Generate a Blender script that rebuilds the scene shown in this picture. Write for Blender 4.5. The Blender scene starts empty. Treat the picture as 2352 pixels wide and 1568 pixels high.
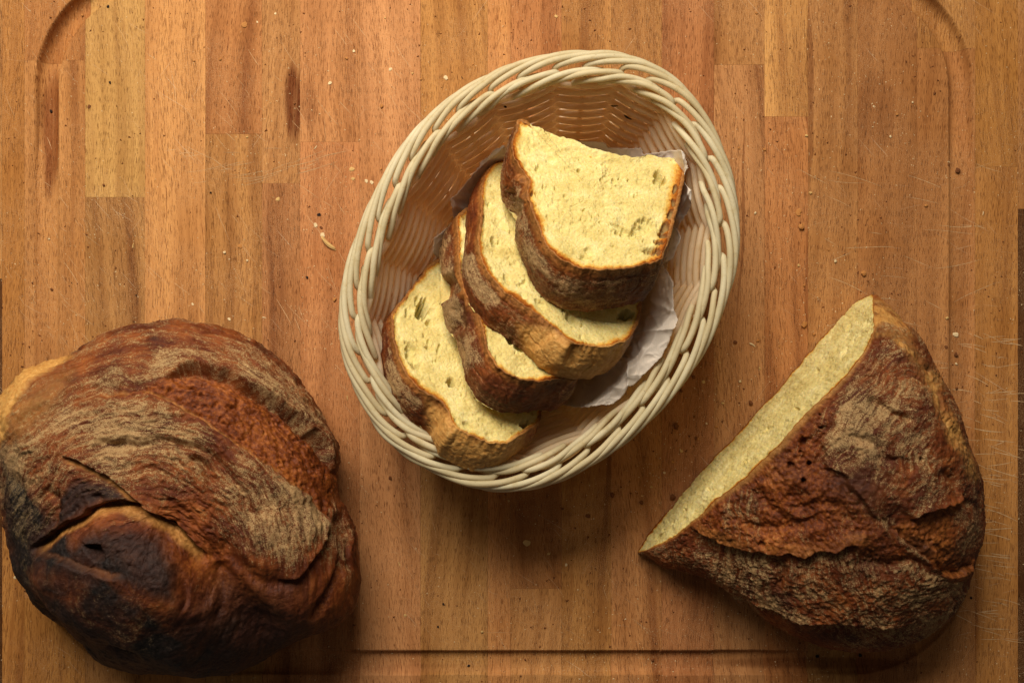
import bpy, math, random
import numpy as np
from mathutils import Vector

random.seed(7); rng = np.random.default_rng(7)
SC = bpy.context.scene
# ------------------------------------------------------------------ scale: photograph is studied on a 2352 x 1568 grid
S, CX, CY, HC = 0.00026, 1176.0, 784.0, 0.66      # metres per grid unit on the board, picture centre, camera height

# ------------------------------------------------------------------ camera, world, light, exposure
cam_d = bpy.data.cameras.new('camera'); cam = bpy.data.objects.new('camera', cam_d)
SC.collection.objects.link(cam); SC.camera = cam
cam.location = (0, 0, HC); cam.rotation_euler = (0, 0, 0)
cam_d.sensor_width = 36; cam_d.lens = 36 * HC / (2352 * S); cam_d.clip_start = 0.01; cam_d.clip_end = 20

W = bpy.data.worlds.new('World'); SC.world = W; W.use_nodes = True
W.node_tree.nodes['Background'].inputs[0].default_value = (1.0, 0.87, 0.72, 1)
W.node_tree.nodes['Background'].inputs[1].default_value = 0.08

def area(name, loc, tgt, sx, sy, power, col):
    l = bpy.data.lights.new(name, 'AREA'); l.shape = 'RECTANGLE'; l.size = sx; l.size_y = sy
    l.energy = power; l.color = col; l.spread = math.radians(88)
    o = bpy.data.objects.new(name, l); SC.collection.objects.link(o)
    o.location = loc; o.rotation_euler = (Vector(tgt) - Vector(loc)).to_track_quat('-Z', 'Y').to_euler()
    return o
area('window_light', (-0.20, 0.66, 0.78), (-0.07, 0.16, 0), 0.66, 0.46, 5.1, (1.0, 0.92, 0.80))
SC.view_settings.view_transform = 'Standard'; SC.view_settings.look = 'None'
SC.view_settings.exposure = 0.0; SC.view_settings.gamma = 1.0
SC.cycles.max_bounces = 8; SC.cycles.use_denoising = True

# ------------------------------------------------------------------ helpers
def g(px, py):
    return (np.asarray(px, float) - CX) * S, (CY - np.asarray(py, float)) * S
def unp(px, py, z):
    x, y = g(px, py); z = np.asarray(z, float); f = (HC - z) / HC
    return np.stack([x * f, y * f, z + 0 * x], -1)
def proj(P):
    f = HC / (HC - P[..., 2])
    return CX + P[..., 0] * f / S, CY - P[..., 1] * f / S
def sm(a, b, x):
    t = np.clip((x - a) / (b - a), 0, 1); return t * t * (3 - 2 * t)

def _h(ix, iy, iz, seed):
    with np.errstate(over='ignore'):
        h = (ix.astype(np.uint32) * np.uint32(374761393) + iy.astype(np.uint32) * np.uint32(668265263)
             + iz.astype(np.uint32) * np.uint32(2147483647) + np.uint32(seed * 974711 + 12345))
        h = (h ^ (h >> np.uint32(13))) * np.uint32(1274126177)
        h = (h ^ (h >> np.uint32(15))) * np.uint32(2246822519)
        h = h ^ (h >> np.uint32(13))
    return h.astype(np.float64) / 4294967295.0
def vn(P, f, seed=0):
    Q = np.asarray(P) * f; I = np.floor(Q).astype(np.int64); F = Q - I; F = F * F * (3 - 2 * F)
    I = I + 100000; r = 0
    for dx in (0, 1):
        wx = F[..., 0] if dx else 1 - F[..., 0]
        for dy in (0, 1):
            wy = F[..., 1] if dy else 1 - F[..., 1]
            for dz in (0, 1):
                wz = F[..., 2] if dz else 1 - F[..., 2]
                r = r + wx * wy * wz * _h(I[..., 0] + dx, I[..., 1] + dy, I[..., 2] + dz, seed)
    return r
def fbm(P, f, o=4, seed=0, gain=0.5):
    r = 0; a = 1; n = 0
    for k in range(o):
        r = r + a * vn(P, f * 2.03 ** k, seed + 17 * k); n += a; a *= gain
    return r / n

def crv(pts, n, closed=False, even=True):
    P = np.asarray(pts, float); m = len(P); k = 24
    if closed:
        A = [P[(np.arange(m) + d) % m] for d in (-1, 0, 1, 2)]
    else:
        Q = np.vstack([2 * P[0] - P[1], P, 2 * P[-1] - P[-2]]); A = [Q[d:d + m - 1] for d in range(4)]
    t = (np.arange(k) / k)[None, :, None]; a, b, c, d = [x[:, None, :] for x in A]
    R = 0.5 * (2 * b + (c - a) * t + (2 * a - 5 * b + 4 * c - d) * t ** 2 + (3 * b - a - 3 * c + d) * t ** 3)
    R = R.reshape(-1, P.shape[1]); R = np.vstack([R, R[:1] if closed else P[-1:]])
    if even:
        L = np.concatenate([[0], np.cumsum(np.linalg.norm(np.diff(R, axis=0), axis=1))])
    else:
        L = np.arange(len(R), dtype=float)
    s = np.linspace(0, L[-1], n, endpoint=not closed)
    return np.stack([np.interp(s, L, R[:, i]) for i in range(P.shape[1])], 1)

def pl_d(px, py, pts):
    """distance, signed distance and arc fraction of pixels to an open polyline"""
    P = np.asarray(pts, float); best = np.full(px.shape, 1e9); sg = np.zeros(px.shape); tt = np.zeros(px.shape)
    L = np.linalg.norm(np.diff(P, axis=0), axis=1); C = np.concatenate([[0], np.cumsum(L)]) / L.sum()
    for i in range(len(P) - 1):
        a, b = P[i], P[i + 1]; d = b - a; l2 = d @ d
        u = np.clip(((px - a[0]) * d[0] + (py - a[1]) * d[1]) / l2, 0, 1)
        ex = px - a[0] - u * d[0]; ey = py - a[1] - u * d[1]; dist = np.hypot(ex, ey)
        s = np.sign(d[0] * ey - d[1] * ex); m = dist < best
        best = np.where(m, dist, best); sg = np.where(m, s, sg); tt = np.where(m, C[i] + u * (C[i + 1] - C[i]), tt)
    return best, best * sg, tt
def poly_m(px, py, pts, soft):
    P = np.asarray(pts, float); Pc = np.vstack([P, P[:1]]); ins = np.zeros(px.shape, bool)
    for i in range(len(P)):
        x0, y0 = Pc[i]; x1, y1 = Pc[i + 1]
        if y0 == y1: continue
        c = ((y0 > py) != (y1 > py)) & (px < (x1 - x0) * (py - y0) / (y1 - y0) + x0); ins ^= c
    d, _, _ = pl_d(px, py, Pc)
    return sm(-soft, soft, np.where(ins, d, -d))

def mesh(name, V, F, smooth=True, attrs=None):
    V = np.asarray(V, np.float32).reshape(-1, 3); me = bpy.data.meshes.new(name)
    fs = F if isinstance(F, list) else [F]
    fs = [np.asarray(f, np.int32) for f in fs if len(f)]
    me.vertices.add(len(V)); me.vertices.foreach_set('co', V.ravel())
    nl = sum(f.size for f in fs); me.loops.add(nl)
    me.loops.foreach_set('vertex_index', np.concatenate([f.ravel() for f in fs]))
    tot = np.concatenate([np.full(len(f), f.shape[1], np.int32) for f in fs])
    st = np.concatenate([[0], np.cumsum(tot)[:-1]]).astype(np.int32)
    me.polygons.add(len(tot)); me.polygons.foreach_set('loop_start', st); me.polygons.foreach_set('loop_total', tot)
    me.update(calc_edges=True); me.validate()
    me.polygons.foreach_set('use_smooth', np.full(len(me.polygons), smooth))
    for k, a in (attrs or {}).items():
        a = np.asarray(a, np.float32).reshape(len(V), -1)
        if a.shape[1] == 3: a = np.hstack([a, np.ones((len(V), 1), np.float32)])
        at = me.attributes.new(k, 'FLOAT_COLOR', 'POINT'); at.data.foreach_set('color', a.ravel())
    return me
def obj(name, me, mat, parent=None):
    o = bpy.data.objects.new(name, me); SC.collection.objects.link(o)
    if mat and not me.materials: me.materials.append(mat)
    if parent: o.parent = parent
    return o
def tag(o, label=None, cat=None, group=None, kind=None):
    if label: o['label'] = label
    if cat: o['category'] = cat
    if group: o['group'] = group
    if kind: o['kind'] = kind
    return o
def empty(name, label, cat, group=None, loc=(0, 0, 0)):
    o = bpy.data.objects.new(name, None); SC.collection.objects.link(o); o.location = loc
    o.empty_display_size = 0.02
    return tag(o, label, cat, group)
def gridf(nr, nc, closed):
    """quads of a grid of nr rows by nc columns"""
    i = np.arange(nr - 1)[:, None]; j = np.arange(nc if closed else nc - 1)[None, :]; j2 = (j + 1) % nc
    return np.stack([i * nc + j, i * nc + j2, (i + 1) * nc + j2, (i + 1) * nc + j], -1).reshape(-1, 4)
def normals(G, closed):
    du = np.gradient(G, axis=0)
    if closed: dv = (np.roll(G, -1, 1) - np.roll(G, 1, 1)) / 2
    else: dv = np.gradient(G, axis=1)
    n = np.cross(du, dv); n /= np.linalg.norm(n, axis=-1, keepdims=True) + 1e-12
    return n
def tube(P, r, ns=8, closed=False, capped=True):
    P = np.asarray(P, float); n = len(P); r = np.broadcast_to(np.asarray(r, float), (n,))
    T = (np.roll(P, -1, 0) - np.roll(P, 1, 0)) if closed else np.gradient(P, axis=0)
    T /= np.linalg.norm(T, axis=1, keepdims=True) + 1e-12
    up = np.array([0, 0, 1.0]); A = np.cross(T, up); la = np.linalg.norm(A, axis=1, keepdims=True)
    A = np.where(la > 0.15, A / (la + 1e-9), np.nan)
    last = np.array([1.0, 0, 0])
    for i in range(n):
        if np.isnan(A[i, 0]):
            v = last - T[i] * (last @ T[i]); A[i] = v / (np.linalg.norm(v) + 1e-9)
        elif A[i] @ last < -0.2 and i > 0 and not closed: A[i] = -A[i]
        last = A[i]
    B = np.cross(T, A); th = np.arange(ns) / ns * 2 * math.pi
    V = P[:, None] + r[:, None, None] * (A[:, None] * np.cos(th)[None, :, None] + B[:, None] * np.sin(th)[None, :, None])
    F = gridf(n, ns, True); V = V.reshape(-1, 3)
    if closed:
        j = np.arange(ns); j2 = (j + 1) % ns; F = np.vstack([F, np.stack([(n - 1) * ns + j, (n - 1) * ns + j2, j2, j], 1)])
    out = [F]
    if not closed and capped:
        V = np.vstack([V, P[0] - T[0] * r[0] * .5, P[-1] + T[-1] * r[-1] * .5]); j = np.arange(ns); j2 = (j + 1) % ns
        out.append(np.vstack([np.stack([j2, j, np.full(ns, n * ns)], 1),
                              np.stack([(n - 1) * ns + j, (n - 1) * ns + j2, np.full(ns, n * ns + 1)], 1)]))
    return V, out

# ------------------------------------------------------------------ material helpers
class NT:
    def __init__(s, name):
        s.m = bpy.data.materials.new(name); s.m.use_nodes = True; s.t = s.m.node_tree
        s.t.nodes.clear(); s.out = s.t.nodes.new('ShaderNodeOutputMaterial')
    def n(s, ty, **k):
        o = s.t.nodes.new('ShaderNode' + ty)
        for a, v in k.items(): setattr(o, a, v)
        return o
    def put(s, sock, v):
        if v is None: return
        if hasattr(v, 'is_linked'): s.t.links.new(v, sock)
        elif isinstance(v, (tuple, list)) and len(v) == 3 and sock.type == 'RGBA': sock.default_value = (*v, 1)
        else: sock.default_value = v
    def math(s, op, a, b=None, c=None, clamp=False):
        o = s.n('Math', operation=op, use_clamp=clamp)
        for i, v in enumerate((a, b, c)): s.put(o.inputs[i], v)
        return o.outputs[0]
    def vm(s, op, a, b=None):
        o = s.n('VectorMath', operation=op); s.put(o.inputs[0], a); s.put(o.inputs[1], b); return o.outputs[0]
    def mix(s, f, a, b, mode='MIX'):
        o = s.n('Mix', data_type='RGBA', blend_type=mode); o.clamp_factor = True
        s.put(o.inputs[0], f); s.put(o.inputs[6], a); s.put(o.inputs[7], b); return o.outputs[2]
    def ramp(s, f, stops):
        o = s.n('ValToRGB'); s.put(o.inputs[0], f); e = o.color_ramp.elements
        while len(e) < len(stops): e.new(0.5)
        for i, (p, c) in enumerate(stops):
            e[i].position = p; e[i].color = (*c, 1) if len(c) == 3 else c
        return o.outputs[0]
    def ss(s, x, a, b):
        o = s.n('MapRange', interpolation_type='SMOOTHSTEP'); s.put(o.inputs[0], x)
        s.put(o.inputs[1], a); s.put(o.inputs[2], b); return o.outputs[0]
    def noise(s, v, sc, det=3, rough=0.5, dist=0.0):
        o = s.n('TexNoise'); s.put(o.inputs['Vector'], v); o.inputs['Scale'].default_value = sc
        o.inputs['Detail'].default_value = det; o.inputs['Roughness'].default_value = rough
        o.inputs['Distortion'].default_value = dist; return o.outputs[0]
    def vor(s, v, sc, feat='F1', rnd=1.0, out='Distance'):
        o = s.n('TexVoronoi', feature=feat); s.put(o.inputs['Vector'], v); o.inputs['Scale'].default_value = sc
        o.inputs['Randomness'].default_value = rnd; return o.outputs[out]
    def attr(s, name, ty='GEOMETRY'):
        return s.n('Attribute', attribute_name=name, attribute_type=ty)
    def sep(s, v):
        o = s.n('SeparateXYZ'); s.put(o.inputs[0], v); return o.outputs
    def com(s, x, y, z):
        o = s.n('CombineXYZ')
        for i, v in enumerate((x, y, z)): s.put(o.inputs[i], v)
        return o.outputs[0]
    def bump(s, h, dist, strength=1.0, nrm=None):
        o = s.n('Bump'); s.put(o.inputs['Height'], h); o.inputs['Distance'].default_value = dist
        o.inputs['Strength'].default_value = strength; s.put(o.inputs['Normal'], nrm); return o.outputs[0]
    def bsdf(s, col, rough, nrm=None, spec=0.3, sss=0.0, sr=(0.003, 0.0015, 0.0006), trans=0.0, tcol=None):
        o = s.n('BsdfPrincipled'); s.put(o.inputs['Base Color'], col); s.put(o.inputs['Roughness'], rough)
        s.put(o.inputs['Normal'], nrm); o.inputs['Specular IOR Level'].default_value = spec
        if sss:
            o.inputs['Subsurface Weight'].default_value = sss; o.inputs['Subsurface Radius'].default_value = (1, .5, .2)
            o.inputs['Subsurface Scale'].default_value = sr[0]
        res = o.outputs[0]
        if trans:
            t = s.n('BsdfTranslucent'); s.put(t.inputs[0], tcol); s.put(t.inputs['Normal'], nrm)
            mx = s.n('MixShader'); mx.inputs[0].default_value = trans
            s.t.links.new(res, mx.inputs[1]); s.t.links.new(t.outputs[0], mx.inputs[2]); res = mx.outputs[0]
        s.t.links.new(res, s.out.inputs[0]); return s.m

def mat_wood():
    m = NT('beech_wood'); tc = m.n('TexCoord').outputs['Object']
    seed = m.attr('seed', 'OBJECT').outputs['Fac']; slant = m.attr('slant', 'OBJECT').outputs['Fac']
    fig = m.attr('figure', 'OBJECT').outputs['Fac']; tint = m.n('ObjectInfo').outputs['Color']
    x, y, z = m.sep(tc)
    xs = m.math('ADD', x, m.math('MULTIPLY', slant, y))
    wob = m.noise(m.com(m.math('MULTIPLY', x, 6.0), m.math('MULTIPLY', y, 7.0), seed), 1.0, 2)
    xs = m.math('ADD', xs, m.math('MULTIPLY', wob, 0.012))
    p = m.com(xs, y, m.math('MULTIPLY', seed, 3.7))
    def st(sx, sy, det=3, ro=.5, ds=0.0):
        return m.noise(m.vm('MULTIPLY', p, (sx, sy, 1.0)), 1.0, det, ro, ds)
    broad = st(95, 3.5, 4, .55); rings = st(420, 9, 3, .6); fib = st(2300, 60, 3, .65)
    fl = st(3000, 190, 2, .6); fl2 = st(1700, 75, 2, .55)
    col = m.ramp(broad, [(0.26, (.50, .36, .26)), (0.42, (.84, .77, .68)), (0.56, (1.05, 1.02, .97)), (0.74, (1.25, 1.28, 1.25))])
    col = m.mix(1.0, tint, col, 'MULTIPLY')
    r2 = m.ramp(rings, [(0.25, (.74, .66, .60)), (0.5, (1, 1, 1)), (0.78, (1.16, 1.18, 1.16))])
    col = m.mix(m.math('ADD', .35, m.math('MULTIPLY', fig, .55)), col, m.mix(1.0, col, r2, 'MULTIPLY'))
    f2 = m.ramp(fib, [(0.2, (.80, .76, .72)), (0.5, (1, 1, 1)), (0.8, (1.15, 1.16, 1.15))])
    col = m.mix(.8, col, m.mix(1.0, col, f2, 'MULTIPLY'))
    dash = m.ss(m.math('ADD', fl, m.math('MULTIPLY', m.math('SUBTRACT', rings, .5), .25)), .56, .68)
    dash2 = m.ss(m.math('ADD', fl2, m.math('MULTIPLY', m.math('SUBTRACT', broad, .5), .3)), .62, .72)
    col = m.mix(m.math('MULTIPLY', dash, .8), col, m.mix(1.0, col, (.42, .30, .24), 'MULTIPLY'))
    col = m.mix(m.math('MULTIPLY', dash2, .7), col, m.mix(1.0, col, (.50, .36, .28), 'MULTIPLY'))
    # dry, chalky granules and knife scratches
    gp = m.n('NewGeometry').outputs['Position']
    gr = m.noise(gp, 2300, 2, .65); patch = m.noise(gp, 22, 3)
    col = m.mix(m.math('MULTIPLY', m.ss(gr, .51, .64), m.math('MULTIPLY', m.ss(patch, .30, .60), .42)), col, (.60, .37, .19))
    def scratch(ang, seedv, sc, thr, along):
        r = m.n('VectorRotate', rotation_type='Z_AXIS'); m.put(r.inputs['Vector'], gp); r.inputs['Angle'].default_value = ang
        q = m.vm('ADD', m.vm('MULTIPLY', r.outputs[0], (along, sc, 1.0)), (seedv, seedv * 2, 0))
        return m.ss(m.noise(q, 1.0, 1, .4), thr, thr + .05)
    s1 = scratch(.85, 3.1, 1500, .74, 26); s2 = scratch(-.95, 8.3, 1700, .75, 22); s3 = scratch(.55, 15.0, 1400, .755, 18)
    s4 = scratch(.12, 21.0, 1500, .73, 30); s5 = scratch(-.25, 33.0, 1500, .735, 34)
    gx, gy, gz = m.sep(gp)
    right = m.math('MULTIPLY', m.ss(gx, .20, .285), m.ss(gy, .16, .02))
    sc = m.math('MAXIMUM', m.math('MAXIMUM', s1, s2), s3)
    sc2 = m.math('MULTIPLY', m.math('MAXIMUM', s4, s5), m.math('ADD', .15, m.math('MULTIPLY', right, .85)))
    scr = m.math('MAXIMUM', m.math('MULTIPLY', sc, m.ss(patch, .38, .6)), sc2)
    col = m.mix(m.math('MULTIPLY', scr, .55), col, (.66, .46, .28))
    # stains: (centre x, y, half width, half height in grid units, strength)
    col0 = col
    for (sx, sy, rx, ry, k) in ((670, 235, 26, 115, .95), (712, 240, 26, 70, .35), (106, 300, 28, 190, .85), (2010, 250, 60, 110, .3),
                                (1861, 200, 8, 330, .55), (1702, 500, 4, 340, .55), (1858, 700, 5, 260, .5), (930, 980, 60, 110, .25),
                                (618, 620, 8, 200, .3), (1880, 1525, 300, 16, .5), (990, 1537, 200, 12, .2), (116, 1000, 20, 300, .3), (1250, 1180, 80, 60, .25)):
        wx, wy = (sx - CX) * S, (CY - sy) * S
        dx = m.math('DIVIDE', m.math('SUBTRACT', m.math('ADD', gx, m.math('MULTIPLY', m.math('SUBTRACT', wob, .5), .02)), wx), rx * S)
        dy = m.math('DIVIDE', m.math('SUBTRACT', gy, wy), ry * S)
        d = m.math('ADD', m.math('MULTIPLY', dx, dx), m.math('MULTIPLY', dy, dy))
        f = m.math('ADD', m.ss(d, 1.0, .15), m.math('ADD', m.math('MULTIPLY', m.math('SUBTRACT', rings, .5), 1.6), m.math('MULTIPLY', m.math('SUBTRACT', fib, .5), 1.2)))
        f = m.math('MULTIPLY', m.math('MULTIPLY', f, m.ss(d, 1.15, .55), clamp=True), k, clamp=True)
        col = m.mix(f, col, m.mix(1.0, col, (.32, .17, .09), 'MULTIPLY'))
    h = m.math('ADD', m.math('MULTIPLY', fib, .5), m.math('MULTIPLY', gr, 1.3))
    h = m.math('SUBTRACT', h, m.math('ADD', m.math('MULTIPLY', dash, .8), m.math('MULTIPLY', scr, -.3)))
    nb = m.bump(h, .00022, .9)
    ro = m.math('ADD', .56, m.math('MULTIPLY', fib, .18))
    return m.bsdf(col, ro, nb, spec=.10)

def mat_wicker(name='cream_wicker', tr=.34, lo=(.60, .54, .34), hi=(.72, .66, .45)):
    m = NT(name); tc = m.n('TexCoord').outputs['Object']
    n1 = m.noise(tc, 60, 3); n2 = m.noise(tc, 900, 3, .6); n3 = m.noise(tc, 2600, 2)
    col = m.ramp(n1, [(0.3, lo), (0.7, hi)])
    rnd = m.n('ObjectInfo').outputs['Random']; col = m.mix(m.math('MULTIPLY', rnd, .5), col, m.mix(1.0, col, (.84, .74, .58), 'MULTIPLY'))
    col = m.mix(m.math('MULTIPLY', m.ss(m.noise(tc, 170, 4, .65), .52, .70), .45), col, m.mix(1.0, col, (.74, .66, .48), 'MULTIPLY'))
    dirt = m.math('MULTIPLY', m.ss(n2, .62, .74), .55)
    col = m.mix(dirt, col, (.20, .14, .08)); col = m.mix(m.math('MULTIPLY', m.ss(n3, .70, .78), .4), col, (.9, .82, .66))
    nb = m.bump(m.noise(tc, 700, 4, .6), .00022, .5)
    return m.bsdf(col, .55, nb, spec=.22, trans=tr, tcol=(.98, .78, .50))

def mat_crust(name='bread_crust'):
    m = NT(name); tc = m.n('TexCoord').outputs['Object']
    mk = m.attr('mask'); ms = m.sep(mk.outputs['Vector']); pale = mk.outputs['Alpha']; flour, burn_shade, fresh = ms[0], ms[1], ms[2]
    fw = m.attr('flow').outputs['Vector']
    n1 = m.noise(tc, 55, 4, .55); n2 = m.noise(tc, 480, 5, .62); n3 = m.noise(tc, 1900, 4, .65)
    stv = m.noise(m.vm('MULTIPLY', fw, (1.0, .09, 1.0)), 260, 5, .62, .6)
    stf = m.noise(m.vm('MULTIPLY', fw, (1.0, .12, 1.0)), 950, 3, .6, .3)
    t = m.math('ADD', m.math('MULTIPLY', n1, .45), m.math('MULTIPLY', stv, .55))
    base = m.ramp(t, [(.30, (.030, .006, .002)), (.45, (.105, .021, .0045)), (.58, (.23, .058, .011)), (.75, (.42, .145, .032))])
    fr = m.ramp(m.math('ADD', m.math('MULTIPLY', n2, .6), m.math('MULTIPLY', n1, .4)),
                [(.33, (.045, .009, .002)), (.48, (.145, .032, .006)), (.62, (.33, .095, .017)), (.76, (.62, .26, .065))])
    base = m.mix(fresh, base, fr)
    pl = m.ramp(n2, [(.3, (.48, .20, .04)), (.6, (.68, .37, .10)), (.8, (.80, .52, .21))])
    base = m.mix(pale, base, pl)
    bn = m.math('MULTIPLY', burn_shade, m.math('ADD', .55, m.math('MULTIPLY', n1, .8)), clamp=True)
    base = m.mix(bn, base, m.ramp(n2, [(.35, (.006, .004, .003)), (.6, (.022, .015, .013)), (.8, (.07, .042, .03))]))
    # flour: caked where the mask is high, streaked and grainy towards its edge
    fv = m.math('ADD', m.math('ADD', m.math('MULTIPLY', stv, .24), m.math('MULTIPLY', stf, .24)), m.math('ADD', m.math('MULTIPLY', n2, .18), m.math('MULTIPLY', n3, .38)))
    th = m.math('SUBTRACT', .66, m.math('MULTIPLY', flour, .19))
    ff = m.n('MapRange', interpolation_type='SMOOTHSTEP'); m.put(ff.inputs[0], fv); m.put(ff.inputs[1], m.math('SUBTRACT', th, .045)); m.put(ff.inputs[2], m.math('ADD', th, .05))
    fc = m.ramp(n3, [(.3, (.30, .17, .065)), (.55, (.48, .32, .14)), (.75, (.70, .51, .27))])
    fac = m.math('MULTIPLY', ff.outputs[0], m.math('SUBTRACT', .74, m.math('MULTIPLY', burn_shade, .45)))
    base = m.mix(fac, base, fc)
    h = m.math('ADD', m.math('ADD', m.math('MULTIPLY', n2, .8), m.math('MULTIPLY', n3, .5)), m.math('MULTIPLY', stv, .7))
    h = m.math('ADD', h, m.math('MULTIPLY', fac, .25))
    nb = m.bump(h, .0009, .85)
    ro = m.math('ADD', m.math('SUBTRACT', .54, m.math('MULTIPLY', fresh, .16)), m.math('MULTIPLY', fac, .3))
    return m.bsdf(base, ro, nb, spec=.20)

def mat_crumb():
    m = NT('bread_crumb'); tc = m.n('TexCoord').outputs['Object']
    ms = m.sep(m.attr('mask').outputs['Vector'])
    n1 = m.noise(tc, 90, 4, .6); n2 = m.noise(tc, 700, 4, .65); v1 = m.vor(tc, 900, 'F1'); v2 = m.vor(tc, 2100, 'F1')
    col = m.ramp(m.math('ADD', m.math('MULTIPLY', n1, .6), m.math('MULTIPLY', n2, .4)), [(.32, (.46, .34, .105)), (.48, (.60, .475, .175)), (.56, (.65, .535, .22)), (.7, (.74, .64, .32))])
    e = m.math('ADD', m.math('ADD', ms[0], m.math('MULTIPLY', m.math('MULTIPLY', ms[0], ms[1]), 1.2)), m.math('MULTIPLY', m.math('SUBTRACT', n2, .5), .6))
    edge = m.ramp(e, [(.28, (1, 1, 1)), (.45, (.93, .66, .34)), (.62, (.66, .28, .09)), (.85, (.24, .06, .015))])
    col = m.mix(m.ss(ms[0], .05, .3), col, m.mix(1.0, col, edge, 'MULTIPLY'))
    col = m.mix(ms[2], col, (.58, .54, .22))
    h = m.math('ADD', m.math('MULTIPLY', v1, .9), m.math('ADD', m.math('MULTIPLY', v2, .45), m.math('MULTIPLY', n2, .8)))
    nb = m.bump(h, .0005, .45)
    return m.bsdf(col, .8, nb, spec=.06, sss=.25)

def mat_paper():
    m = NT('napkin_paper'); tc = m.n('TexCoord').outputs['Object']
    n1 = m.noise(tc, 60, 3); v = m.vor(tc, 900, 'F1', .35)
    col = m.ramp(n1, [(.3, (.84, .75, .64)), (.7, (.92, .84, .74))])
    nb = m.bump(m.math('ADD', m.math('MULTIPLY', v, .6), m.noise(tc, 1800, 3)), .00025, .6)
    return m.bsdf(col, .85, nb, spec=.1, trans=.35, tcol=(.88, .76, .62))

def mat_bit(name, a, b):
    m = NT(name); tc = m.n('TexCoord').outputs['Object']; n = m.noise(tc, 900, 3, .6)
    return m.bsdf(m.ramp(n, [(.3, a), (.7, b)]), .8, m.bump(n, .0004, .6), spec=.2)

WALLW = mat_wicker('lightened_wall_wicker', .60, (.78, .68, .48), (.88, .79, .60))  # same wicker with light painted in: paler, more translucent copy for the wall
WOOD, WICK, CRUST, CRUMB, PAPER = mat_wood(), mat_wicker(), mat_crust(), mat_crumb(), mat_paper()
BITS = {'pale': mat_bit('pale_bit', (.55, .38, .18), (.80, .64, .38)), 'tan': mat_bit('tan_bit', (.45, .25, .08), (.68, .45, .17)),
        'orange': mat_bit('orange_bit', (.30, .11, .025), (.55, .25, .07)), 'brown': mat_bit('brown_bit', (.08, .025, .008), (.22, .075, .02)),
        'black': mat_bit('black_bit', (.008, .005, .004), (.03, .015, .01))}
DARK = mat_bit('joint_shadow_wood', (.12, .06, .028), (.18, .09, .045))

# ------------------------------------------------------------------ the cutting board: staves with the juice groove cut through them
GX0, GX1, GY0, GY1, GR = 107, 2208, -52, 1520, 254
def groove_z(px, py):
    cx, cy = (GX0 + GX1) / 2, (GY0 + GY1) / 2; hx, hy = (GX1 - GX0) / 2 - GR, (GY1 - GY0) / 2 - GR
    qx, qy = np.abs(px - cx) - hx, np.abs(py - cy) - hy
    d = np.abs(np.hypot(np.maximum(qx, 0), np.maximum(qy, 0)) + np.minimum(np.maximum(qx, qy), 0) - GR)
    w = 27.0
    dep = 0.0084 - .0064 * sm(230, 420, py) * sm(1330, 1180, py) - .0046 * sm(1300, 1450, py); return np.where(d < w, -dep * np.sqrt(np.clip(1 - (d / w) ** 2.4, 0, 1)), 0.0) - 0.0003 * sm(w + 3, w - 2, d)
board = empty('cutting_board', 'large reddish beech cutting board with a rounded juice groove under everything', 'cutting board')
T = dict(A=(.47, .255, .125), Y=(.54, .345, .175), L=(.55, .32, .17), R=(.43, .215, .115), D=(.36, .175, .085), P=(.52, .285, .165), K=(.10, .045, .02), G=(.42, .25, .125), O=(.46, .24, .10))
cols = [(-250, -118, [-260, 700, 1830], 'AD'), (-118, 5, [-260, 640, 1830], 'AK'), (5, 56, [-260, 1830], 'O'), (56, 196, [-260, 139, 1373, 1830], 'OAO'),
        (196, 333, [-260, 453, 1290, 1830], 'YGA'), (333, 472, [-260, 1180, 1830], 'LA'), (472, 602, [-260, 308, 1400, 1830], 'RAG'),
        (602, 689, [-260, 421, 1830], 'GR'), (689, 826, [-260, 326, 1830], 'PR'), (826, 966, [-260, 1830], 'P'), (966, 1120, [-260, 760, 1830], 'AG'),
        (1120, 1173, [-260, 1830], 'A'), (1173, 1290, [-260, 700, 1351, 1830], 'RDP'), (1290, 1404, [-260, 1830], 'A'), (1404, 1520, [-260, 900, 1830], 'AA'),
        (1520, 1640, [-260, 1830], 'R'), (1640, 1756, [-260, 149, 1830], 'AP'), (1756, 1856, [-260, 268, 1830], 'LR'), (1856, 1970, [-260, 1300, 1830], 'AG'),
        (1970, 2106, [-260, 1180, 1830], 'RD'), (2106, 2240, [-260, 111, 1830], 'AA'), (2240, 2338, [-260, 383, 1830], 'OO'), (2338, 2480, [-260, 480, 1830], 'AK'), (2480, 2600, [-260, 1830], 'A')]
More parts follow.
